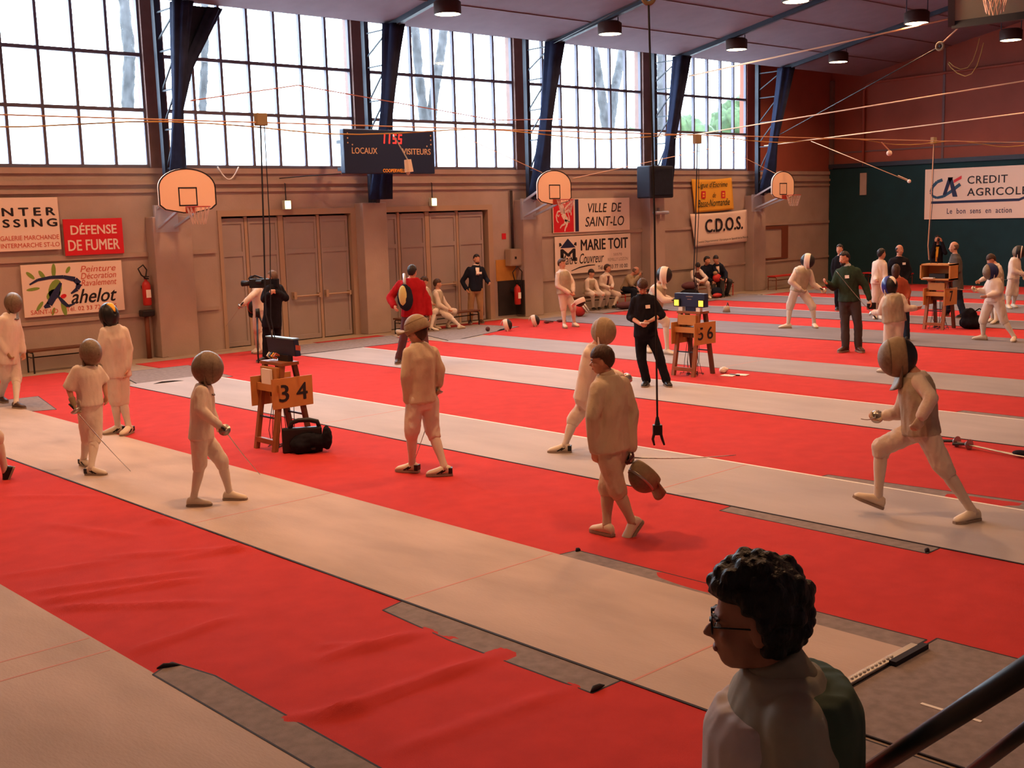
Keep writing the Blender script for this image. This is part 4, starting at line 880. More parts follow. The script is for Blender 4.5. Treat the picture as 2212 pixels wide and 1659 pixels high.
# ------------------------------------------------------------------ handrail beside the spectator
hr = thing('handrail', 'sloping black double handrail in the corner next to the curly-haired spectator', 'handrail', (2.27, 1.27, 0))
H0 = V(2.27, 1.27, 0); A, B = V(2.27, 1.268, 1.482), V(1.847, .767, 1.979); C_, D_ = V(2.23, 1.015, 1.584), V(2.033, .84, 1.787)
MB().tube([ext(A, B, -1.1)-H0, ext(A, B, 1.8)-H0], .021, 12).build('upper_rail', M_plast, hr, True); MB().tube([ext(C_, D_, -2.0)-H0, ext(C_, D_, 3.0)-H0], .014, 12).build('lower_rail', M_plast, hr, True)
p = ext(A, B, -1.05)-H0; MB().tube([p, V(p.x, p.y, 0)], .02, 10).build('post', M_plast, hr, True)
p = ext(A, B, 1.7)-H0; MB().tube([p, V(p.x, p.y, 0)], .02, 10).build('post', M_plast, hr, True)

# ------------------------------------------------------------------ people
def unit(v): v = Vector(v); return v.normalized() if v.length > 1e-6 else V(1, 0, 0)
LIM = {'U': .30, 'Fa': .26}
def hand(mb, w, d, nrm, s, side, curl=.5, r=.0095):
    """palm, four bent fingers of different length and a thumb; d along the forearm, nrm out of the palm"""
    d = unit(d); nrm = unit(nrm-d*nrm.dot(d)); lat = d.cross(nrm)*side
    pc = w+d*.045*s
    mb.ell(pc, d, lat, nrm, .052*s, .040*s, .017*s, 10, 7)
    for k, (o, l) in enumerate(((.029, .068), (.010, .078), (-.010, .073), (-.028, .058))):
        p = w+d*.085*s+lat*o*s; a = 0; pts = [p-d*.02*s, p]
        for q, f in enumerate((.45, .32, .23)):
            a += curl*(.75 if q == 0 else .9); p = p+(d*cos(a)+nrm*sin(a))*l*f*s; pts.append(p)
        mb.tube(pts, [r*s*1.05, r*s, r*s*.95, r*s*.9, r*s*.75], 7)
    p = w+d*.025*s+lat*.034*s; pts = [p-lat*.012*s, p+lat*.016*s+d*.022*s+nrm*.006*s, p+lat*.020*s+d*.048*s+nrm*(.014+.02*curl)*s, p+lat*.012*s+d*.066*s+nrm*(.02+.03*curl)*s]
    mb.tube(pts, [r*s*1.2, r*s*1.1, r*s, r*s*.8], 7)

def head_axes(F):
    F = unit(F); L = unit(Zv.cross(F)); U = F.cross(L); return F, L, U
def head(mb, c, F, s):
    F, L, U = head_axes(F)
    mb.ell(c+U*.025*s-F*.012*s, L, F, U, .076*s, .094*s, .098*s, 16, 12)                 # skull
    mb.ell(c-U*.035*s+F*.030*s, L, F, U, .062*s, .062*s, .082*s, 14, 10)                 # face
    mb.ell(c-U*.085*s+F*.048*s, L, F, U, .040*s, .036*s, .030*s, 12, 8)                  # chin and jaw
    mb.ell(c+U*.012*s+F*.070*s, L, F, U, .055*s, .022*s, .014*s, 12, 6)                  # brow
    mb.loft([(c+U*.004*s+F*.082*s, L, F, .008*s, .010*s), (c-U*.022*s+F*.100*s, L, F, .012*s, .016*s), (c-U*.036*s+F*.104*s, L, F, .016*s, .017*s), (c-U*.042*s+F*.088*s, L, F, .012*s, .010*s)], 8)   # nose
    mb.ell(c-U*.060*s+F*.083*s, L, F, U, .024*s, .012*s, .007*s, 10, 6); mb.ell(c-U*.071*s+F*.081*s, L, F, U, .021*s, .012*s, .007*s, 10, 6)      # lips
    for k in (-1, 1):
        mb.ell(c+L*(.078*k*s)-F*.008*s-U*.014*s, F, L, U, .020*s, .009*s, .033*s, 10, 7)   # ears
        mb.ell(c+L*(.040*k*s)-U*.030*s+F*.062*s, L, F, U, .024*s, .020*s, .022*s, 10, 6)   # cheeks
def hair_shell(c, F, s, kind, seed=0):
    F, L, U = head_axes(F); mb = MB(); nu, nv = 36, 24; R = []
    bald = kind == 'bald'; long = kind == 'long'; tousled = kind == 'tousled'
    for i in range(1, nv):
        t = pi*i/nv; ring = []
        for j in range(nu):
            p = 2*pi*j/nu; dv = V(sin(t)*cos(p), sin(t)*sin(p), -cos(t))       # L, F, U components
            f, l, u = dv.y, dv.x, dv.z
            line = .40+.25*max(0, 1-abs(l)*1.6) if f > .25 else (-.05-.9*max(0, min(1, (-f+.05)*1.6)) if f < .05 else .05)
            if kind == 'fringe' and f > .2: line = .12
            if tousled: line = (.30 if f > .35 else (-.12-.75*max(0, min(1, (-f+.12)*1.7)) if f < .12 else .0))
            if long: line = .25 if f > .35 else -1.2
            on = u > line
            if bald: on = (f < .15 and -.75 < u < .28)
            k = 1.0
            if on:
                k = 1.13+.05*noise.noise(V(l*5+seed, f*5, u*5))
                if tousled: k = 1.22+.10*noise.noise(V(l*4+seed, f*4, u*4))+.05*noise.noise(V(l*11, f*11, u*9+seed))+.06*max(0, u)
                if bald: k = 1.08
            else: k = .86
            q = c+U*.022*s-F*.010*s+L*(dv.x*.076*s*k)+F*(dv.y*.096*s*k)+U*(dv.z*(.100 if u > 0 or not on else .105)*s*k)
            if long and u < .1 and f < .3: q += U*(-.10*s*(.1-u))-F*.01*s
            ring.append(q)
        R.append(ring)
    mb.rings(R); return mb

def fencing_mask(parent, c, F, s, cage, shell, bibm, trim=None, strapm=None, U_hint=None, name='fencing_mask', back=None):
    """wire cage in front, side shell, bib below, strap behind; all built round the head centre c"""
    F, L, U = head_axes(F)
    def P(t, p, k=1.0): return c+F*(.016*s)+(L*(cos(p)*sin(t)*.108*k)+U*(sin(p)*sin(t)*.150*k)+F*(cos(t)*.142*k))*s
    def patch(t0, t1, nt, p0=0, p1=2*pi, npn=28, k0=1.0, k1=.955, closed=True):
        mb = MB(); out = []; inn = []
        for i in range(nt+1):
            t = t0+(t1-t0)*i/nt; m = npn if closed else npn+1
            out.append([P(t, p0+(p1-p0)*j/npn, k0) for j in range(m)]); inn.append([P(t, p0+(p1-p0)*j/npn, k1) for j in range(m)])
        if closed: mb.rings(out+inn[::-1]+[out[0]], cap=False)
        else:
            m = npn+1; vs = [q for r in out for q in r]+[q for r in inn for q in r]; N = len(out)*m; fs = []
            for i in range(nt):
                for j in range(npn):
                    a = i*m+j; fs.append((a, a+1, a+m+1, a+m)); fs.append((N+a, N+a+m, N+a+m+1, N+a+1))
            for i in range(nt):
                a = i*m; fs.append((a, a+m, N+a+m, N+a)); a = i*m+npn; fs.append((a, N+a, N+a+m, a+m))
            for j in range(npn):
                fs.append((j, N+j, N+j+1, j+1)); a = nt*m+j; fs.append((a, a+1, N+a+1, N+a))
            mb.add(vs, fs)
        return mb
    cg = patch(radians(2), radians(66), 10).build(name, cage, parent, True)
    patch(radians(66), radians(112), 7).build('side_shell', shell, cg, True)
    if trim: patch(radians(62), radians(70), 3, k0=1.035, k1=.97).build('white_trim', trim, cg, True)
    b = MB(); n = 14; top = []; bot = []
    rows = []
    for i in range(7):
        v = i/6; row = []
        for j in range(n+1):
            p = pi*1.04+(pi*.92)*j/n; a = P(radians(93), p, .965); 
            q = c+L*(cos(p)*.086*s)+F*((.012+.078*abs(sin(p)))*s)-U*((.205+.035*abs(sin(p)))*s)
            row.append(a.lerp(q, v))
        rows.append(row)
    m = n+1; vs = [q for r in rows for q in r]+[q-F*.012*s for r in rows for q in r]; N = 7*m; fs = []
    for i in range(6):
        for j in range(n): a = i*m+j; fs += [(a, a+1, a+m+1, a+m), (N+a, N+a+m, N+a+m+1, N+a+1)]
    for i in range(6): a = i*m; fs.append((a, a+m, N+a+m, N+a)); a += n; fs.append((a, N+a, N+a+m, a+m))
    for j in range(n): a = 6*m+j; fs += [(j, N+j, N+j+1, j+1), (a, a+1, N+a+1, N+a)]
    b.add(vs, fs); b.build('bib', bibm, cg, True)
    if strapm: patch(radians(112), radians(172), 6, pi/2-.42, pi/2+.42, 6, 1.0, .93, False).build('back_strap', strapm, cg, True)
    if back: patch(radians(112), radians(176), 6, k0=.97, k1=.90).build('head_cap', back, cg, True)
    return cg
def foil(label, g, tip, s=1.0, sag=.02, hand_dir=None, guard=.06):
    """grip at the hand g, blade to tip"""
    g = Vector(g); tip = Vector(tip); d = unit(tip-g); t = thing('foil', label, 'foil', g, 'foils held by the fencers'); L_ = (tip-g).length
    x, y, _ = basis(d); pts = [d*(L_*k/10)+V(0, 0, -sag*sin(pi*k/10)*.8) for k in range(11)]
    MB().tube(pts, [.0065-.0035*k/10 for k in range(11)], 6).build('blade', M_steel, t, True)
    gd = MB(); n = 18; pr = [(guard, -.012), (guard*.85, .012), (guard*.5, .028), (.008, .034), (.008, .028), (guard*.48, .022), (guard*.82, .007), (guard*.97, -.014)]
    gd.rings([[d*zz+x*(r*cos(2*pi*j/n))+y*(r*sin(2*pi*j/n)) for j in range(n)] for r, zz in pr]); gd.build('guard', M_steel, t, True)
    MB().tube([d*.0, d*-.06, d*-.11+V(0, 0, -.01)], [.011, .014, .010], 8).build('grip', M_grip, t, True)
    return t

def person(key, label, st):
    D = PEOPLE[key]; s = D['s']; root = Vector(D['root']); zoff = st.get('z', .011)
    J = {k: Vector(v)/1000 for k, v in D['J'].items()}; F = unit(D['F'])
    t = thing('person', label, 'person', (root.x, root.y, root.z+zoff))
    dist = root.xy.length; near = dist < 12
    vb = .0075 if dist < 4 else (.0085 if near else (.010 if dist < 20 else .013))
    vc = .010 if dist < 4 else (.012 if near else (.015 if dist < 20 else .019))
    b = st.get('build', 1.0); hs = (.45+.55*s)*st.get('head', 1.0); H = J['H']; N = J['N']; Pv = J['P']
    F_, L_, U_ = head_axes(F)
    for sd in 'LR': J['S'+sd] = J['S'+sd].lerp(N, .14)-V(0, 0, .028*s)
    lh = unit((J['HL']-J['HR'])*V(1, 1, .3)); ls = unit((J['SL']-J['SR'])*V(1, 1, .5)); sp = unit(N-Pv)
    sw = min(max((J['SL']-J['SR']).length/2*1.12, .145*s), .20*s)
    def torso(mb, rows, off=0.0, nseg=18):
        R = []
        for tt, wa, wb in rows:
            f = max(0, min(1, tt)); lat = unit(lh.lerp(ls, f)); lat = unit(lat-sp*lat.dot(sp)); fw = lat.cross(sp)
            R.append((Pv.lerp(N, tt), lat, fw, (wa*s*b+off), (wb*s*b+off)))
        mb.loft(R, nseg)
    swn = sw/s
    def limb(mb, a, c, e, r, o=0.0, ends=True):
        mb.cone(a, c, r[0]+o, r[1]+o, 12); mb.cone(c, e, r[1]*.98+o, r[2]+o, 12)
        mb.ball(c, r[1]+o, 12, 8)
        if ends: mb.ball(a, r[0]+o, 12, 8); mb.ball(e, r[2]+o, 10, 7)
    AR = (.050*s, .041*s, .029*s); LG = (.083*s, .055*s, .038*s)
    # one continuous body
    B = MB(); torso(B, ((-.14, .135, .09), (0, .155, .105), (.22, .135, .095), (.5, .145, .108), (.72, swn*.95, .110), (.88, swn*.88, .085), (.97, .085, .065), (1.04, .058, .055)))
    B.cone(N-(H-N)*.15, H-U_*.045*hs-F_*.012, .054*s, .050*hs, 12); head(B, H, F, hs)
    for sd, k in (('L', 1), ('R', -1)):
        limb(B, J['S'+sd], J['E'+sd], J['W'+sd], AR); d = unit(J['W'+sd]-J['E'+sd]); 
        if st.get('hand'+sd): d = unit(V(*st['hand'+sd]))
        inn = unit(Pv.lerp(N, .6)-J['W'+sd]); nr = inn-d*inn.dot(d)
        if st.get('palm'+sd): nr = V(*st['palm'+sd])
        hand(B, J['W'+sd], d, nr, s*1.02, k, st.get('curl', .55), .0095 if near else .011)
        limb(B, J['H'+sd], J['K'+sd], J['A'+sd], LG); B.ell(J['K'+sd].lerp(J['A'+sd], .28), X, Y, unit(J['K'+sd]-J['A'+sd]), .054*s, .054*s, .13*s, 12, 8)
        fd = unit(J['T'+sd]-J['A'+sd]); B.ell(J['A'+sd].lerp(J['T'+sd], .55)-V(0, 0, .01*s), fd, unit(Zv.cross(fd)), Zv if abs(fd.z) < .7 else X, .10*s, .036*s, .032*s, 12, 7)
    link('body', remesh(B, vb, 2), st.get('skin', M_skin), t)
    # upper garment
    tm = st.get('top', M_white); hem = st.get('hem', -.10); puff = st.get('puff', .022)*s; rnd = sum(map(ord, key))*.37
    C = MB(); torso(C, ((hem, .172, .118), (hem*.4, .170, .118), (.12, .158, .112), (.32, .152, .112), (.55, .158, .120), (.74, swn*1.0, .118), (.89, swn*.90, .092), (.965, .098, .078), (1.02, .072, .066)), puff)
    slv = st.get('sleeve', 'long')
    for sd in 'LR':
        S_, E_, W_ = J['S'+sd], J['E'+sd], J['W'+sd]
        if slv == 'long': limb(C, S_, E_, W_.lerp(E_, st.get('cuff', .06)), (AR[0]+.006, AR[1]+.004, AR[2]+.004), puff*.75)
        elif slv == 'rolled': limb(C, S_, E_, E_.lerp(W_, .25), (AR[0]+.008, AR[1]+.006, AR[1]+.004), puff*.8)
        elif slv == 'short': C.ball(S_, AR[0]+.008+puff*.7); C.cone(S_, E_, AR[0]+.008+puff*.7, AR[1]+.022+puff*.9); 
    link(st.get('topname', 'jacket'), remesh(C, vc, 3, st.get('fold', .010)*s, 10.0, .28, rnd), tm, t)
    jk = t
    if st.get('collar'):
        q = MB(); ax = unit(H-N); xx, yy, _ = basis(ax); q.loft([(N-ax*.035*s, xx, yy, .082*s, .078*s), (N+ax*.045*s, xx, yy, .068*hs, .064*hs)], 16); link('collar', remesh(q, vc*.8, 1), st['collar'], t)
    if st.get('vest'):
        q = MB(); torso(q, ((hem*.8, .178, .124), (.1, .166, .120), (.32, .160, .120), (.55, .166, .128), (.74, swn*.97, .126), (.88, swn*.84, .100), (.955, .10, .082)), puff+.012); link('metallic_vest', remesh(q, vc, 3, st.get('fold', .010)*s, 10.0, .28, rnd), st['vest'], t)
    if st.get('front'):          # open jacket showing a shirt front
        m_ = st['front']; lat = unit(ls-sp*ls.dot(sp)); fw = lat.cross(sp); c0 = Pv.lerp(N, .55)+fw*(.120*s*b+puff)
        q = MB(); q.loft([(Pv.lerp(N, st.get('flo', .25))+fw*(.105*s*b+puff*.9), lat, fw, .030*s, .020*s), (Pv.lerp(N, .6)+fw*(.108*s*b+puff*.9), lat, fw, .042*s, .024*s), (Pv.lerp(N, .93)+fw*(.070*s*b+puff), lat, fw, .05*s, .02*s)], 12); [v_.__iadd__(fw*.014) for v_ in q.v]; q.build('shirt_front', m_, t, True)
    for nm, m_, sh, ws, t0, t1 in st.get('panels', ()):
        lat = unit(ls-sp*ls.dot(sp)); fw = lat.cross(sp); q = MB(); torso(q, ((t0, .165*ws, .118), (t0*.5+t1*.5, .160*ws, .120), (t1-.1, swn*ws, .112), (t1, swn*.85*ws, .085)), puff); [v_.__iadd__(fw*sh) for v_ in q.v]; link(nm, remesh(q, vc*.7, 6, st.get('fold', .010)*s, 10.0, .28, rnd), m_, t)
    if st.get('badge'):
        lat = unit(ls-sp*ls.dot(sp)); fw = lat.cross(sp); c0 = Pv.lerp(N, .70)+lat*(.075*s*st.get('badge_side', 1))+fw*(.126*s*b+puff+.004)
        MB().obox(c0, lat, sp, fw, .036*s, .027*s, .006).build('name_badge', M_paper, t)
    # lower garment
    lm = st.get('legs', M_white); kind = st.get('legkind', 'breeches'); Q = MB(); lp = st.get('legpuff', .020 if kind == 'breeches' else .014)*s
    torso(Q, ((-.20, .120, .085), (-.10, .160, .110), (.02, .160, .108), (.14, .140, .098)), lp*.7, 16)
    for sd in 'LR':
        h_, k_, a_ = J['H'+sd], J['K'+sd], J['A'+sd]
        if kind == 'breeches':
            e_ = k_.lerp(a_, .22); Q.cone(h_, k_, LG[0]+lp, LG[1]+.012*s+lp, 14); Q.cone(k_, e_, LG[1]+.012*s+lp, LG[1]+.002*s+lp*.5, 14); Q.ball(h_, LG[0]+lp, 14, 9); Q.ball(k_, LG[1]+.012*s+lp, 14, 9)
        else:
            limb(Q, h_, k_, a_+V(0, 0, .005), (LG[0]+.004, LG[1]+.008*s, LG[2]+.016*s), lp); 
    link('breeches' if kind == 'breeches' else 'trousers', remesh(Q, vc, 3, .010*s, 11, .45, rnd+3), lm, t)
    if kind == 'breeches':
        for sd in 'LR':
            k_, a_ = J['K'+sd], J['A'+sd]; q = MB(); x_, y_, d_ = basis(a_-k_); R = []
            for f, r in ((.12, .054), (.22, .056), (.32, .057), (.45, .052), (.62, .043), (.80, .037), (.95, .038), (1.06, .040)): R.append((k_.lerp(a_, f), x_, y_, r*s+.004, r*s+.004))
            q.loft(R, 14).build('sock', st.get('sock', M_white), t, True)
    # shoes
    sm_ = st.get('shoe', M_shoe_w)
    for sd in 'LR':
        a_, T_ = J['A'+sd], J['T'+sd]; fd = unit(T_-a_+V(0, 0, .085*s*(1 if 'g' else 0))) if abs((T_-a_).z+.085*s) < .02 else unit(T_-a_)
        if abs((T_-a_).z+.085*s) < .02: fd = unit(V(T_.x-a_.x, T_.y-a_.y, 0)); up = Zv; gz = a_.z-.085*s
        else:
            fd0 = unit(T_-a_); lt = unit(Zv.cross(fd0)); fd = fd0; 
            ang = .46; fd = unit(fd0*cos(ang)+fd0.cross(lt)*-1*sin(ang)*-1) if False else fd0
            up = unit(fd.cross(lt)); up = up if up.z > 0 or abs(up.z) < .3 else -up; 
            # foot slopes along fd; lift the sole line so that ankle sits above the heel
            fd = unit(fd0+up*.42); up = unit(lt.cross(fd)*-1) if unit(lt.cross(fd)).dot(up) < 0 else unit(lt.cross(fd))
        lt = unit(up.cross(fd)); o = a_-up*.085*s; R = []
        for u, w_, hh in ((-.080, .024, .062), (-.064, .038, .096), (-.015, .046, .118), (.035, .048, .104), (.085, .052, .082), (.135, .055, .066), (.180, .046, .052), (.208, .024, .032)):
            c_ = o+fd*u*s+up*(hh*.5+.008)*s; R.append((c_, lt, up, w_*s, hh*.5*s))
        so = MB().loft(R, 14).build('shoe', sm_, t, True)
        q = MB(); R = []
        for u, w_ in ((-.086, .024), (-.066, .040), (-.01, .045), (.05, .048), (.10, .055), (.145, .056), (.188, .043), (.214, .020)): R.append([o+fd*u*s+lt*(k*w_*s)+up*hh*s for k, hh in ((-1, 0), (1, 0), (1, .024), (-1, .024))])
        q.rings(R).build('sole', st.get('sole', M_sole), so)
        if st.get('stripe'): MB().obox(o+fd*-.062*s+up*.058*s, fd, lt, up, .022*s, .043*s, .032*s).obox(o+fd*.055*s+up*.045*s, unit(fd-up*.6), lt, unit(up+fd*.6), .042*s, .0525*s, .008*s).obox(o+fd*.02*s+up*.050*s, unit(fd-up*.6), lt, unit(up+fd*.6), .030*s, .0500*s, .007*s).build('dark_stripe', st['stripe'], so, bevel=.004)
    if st.get('gloves'):
        for sd in st['gloves']:
            q = MB(); d = unit(J['W'+sd]-J['E'+sd]); W_ = J['W'+sd]; inn = unit(Pv.lerp(N, .6)-W_)
            q.cone(W_-d*.10*s, W_+d*.01, .048*s, .036*s); hand(q, W_, d, inn-d*inn.dot(d), s*1.12, 1 if sd == 'L' else -1, 1.0, .0125); link('glove', remesh(q, min(vc, .011), 2), st.get('glovem', M_cream), t)
    # head dressing
    hk = st.get('hair', ('fringe', M_hair_b))
    if hk:
        q = hair_shell(H, F, hs, hk[0], rnd); me_ = None
        if hk[0] == 'tousled':
            rr = random.Random(5)
            for _ in range(330):
                u = rr.uniform(-.75, 1); a = rr.uniform(0, 2*pi); c_ = sqrt(1-u*u); l, f = c_*cos(a), c_*sin(a)
                if (f > .30 and u < .42) or (f > -.05 and u < .12) or u < -.70: continue
                k = rr.uniform(1.10, 1.22); q.ball(H+U_*.024*hs-F_*.010*hs+L_*(l*.076*hs*k)+F_*(f*.096*hs*k)+U_*(u*.100*hs*k), rr.uniform(.013, .024)*hs, 7, 5)
            me_ = remesh(q, .0045, 1)
        o = link('hair', me_ or q.mesh('hair'), hk[1], t, True)
    if not st.get('mask') or st.get('face'):
        for k in (-1, 1):
            c_ = H+L_*(.031*k*hs)+U_*(-.004*hs)+F_*(.081*hs)
            eo = MB().ell(c_, L_, F_, U_, .013*hs, .008*hs, .0075*hs, 10, 6).build('eye', M_eyew, t, True)
            MB().ell(c_+F_*.006*hs, L_, F_, U_, .0062*hs, .0035*hs, .0062*hs, 8, 5).build('iris', M_iris, eo, True)
            if dist < 20: MB().bar(H+L_*(.050*k*hs)+U_*.014*hs+F_*.081*hs, H+L_*(.016*k*hs)+U_*.017*hs+F_*.092*hs, .008*hs, .006*hs).build('eyebrow', hk[1] if hk else M_hair_g, t)
        if dist < 20:
            MB().ell(H-U_*.0655*hs+F_*.089*hs, L_, F_, U_, .022*hs, .008*hs, .009*hs, 10, 6).build('lips', M_lip, t, True)
    if st.get('beard'):
        q = MB(); q.ell(H-U_*.080*hs+F_*.045*hs, L_, F_, U_, .054*hs, .050*hs, .040*hs, 14, 9); q.ell(H-U_*.052*hs+F_*.086*hs, L_, F_, U_, .030*hs, .012*hs, .007*hs, 10, 6); q.build('beard', st['beard'], t, True)
    if st.get('mask'):
        m = st['mask']; mc = H+U_*m.get('up', -.005)*hs+F_*m.get('fw', .012)*hs; MF = F
        if m.get('tip'): a = m['tip']; MF = unit(F*cos(a)+U_*sin(a))
        fencing_mask(t, mc, MF, hs*m.get('size', 1.22 if near else 1.12), m['cage'], m['shell'], m['bib'], m.get('trim'), m.get('strap'), name='mask', back=m.get('back'))
    return t, J, root+V(0, 0, zoff), (F_, L_, U_), hs

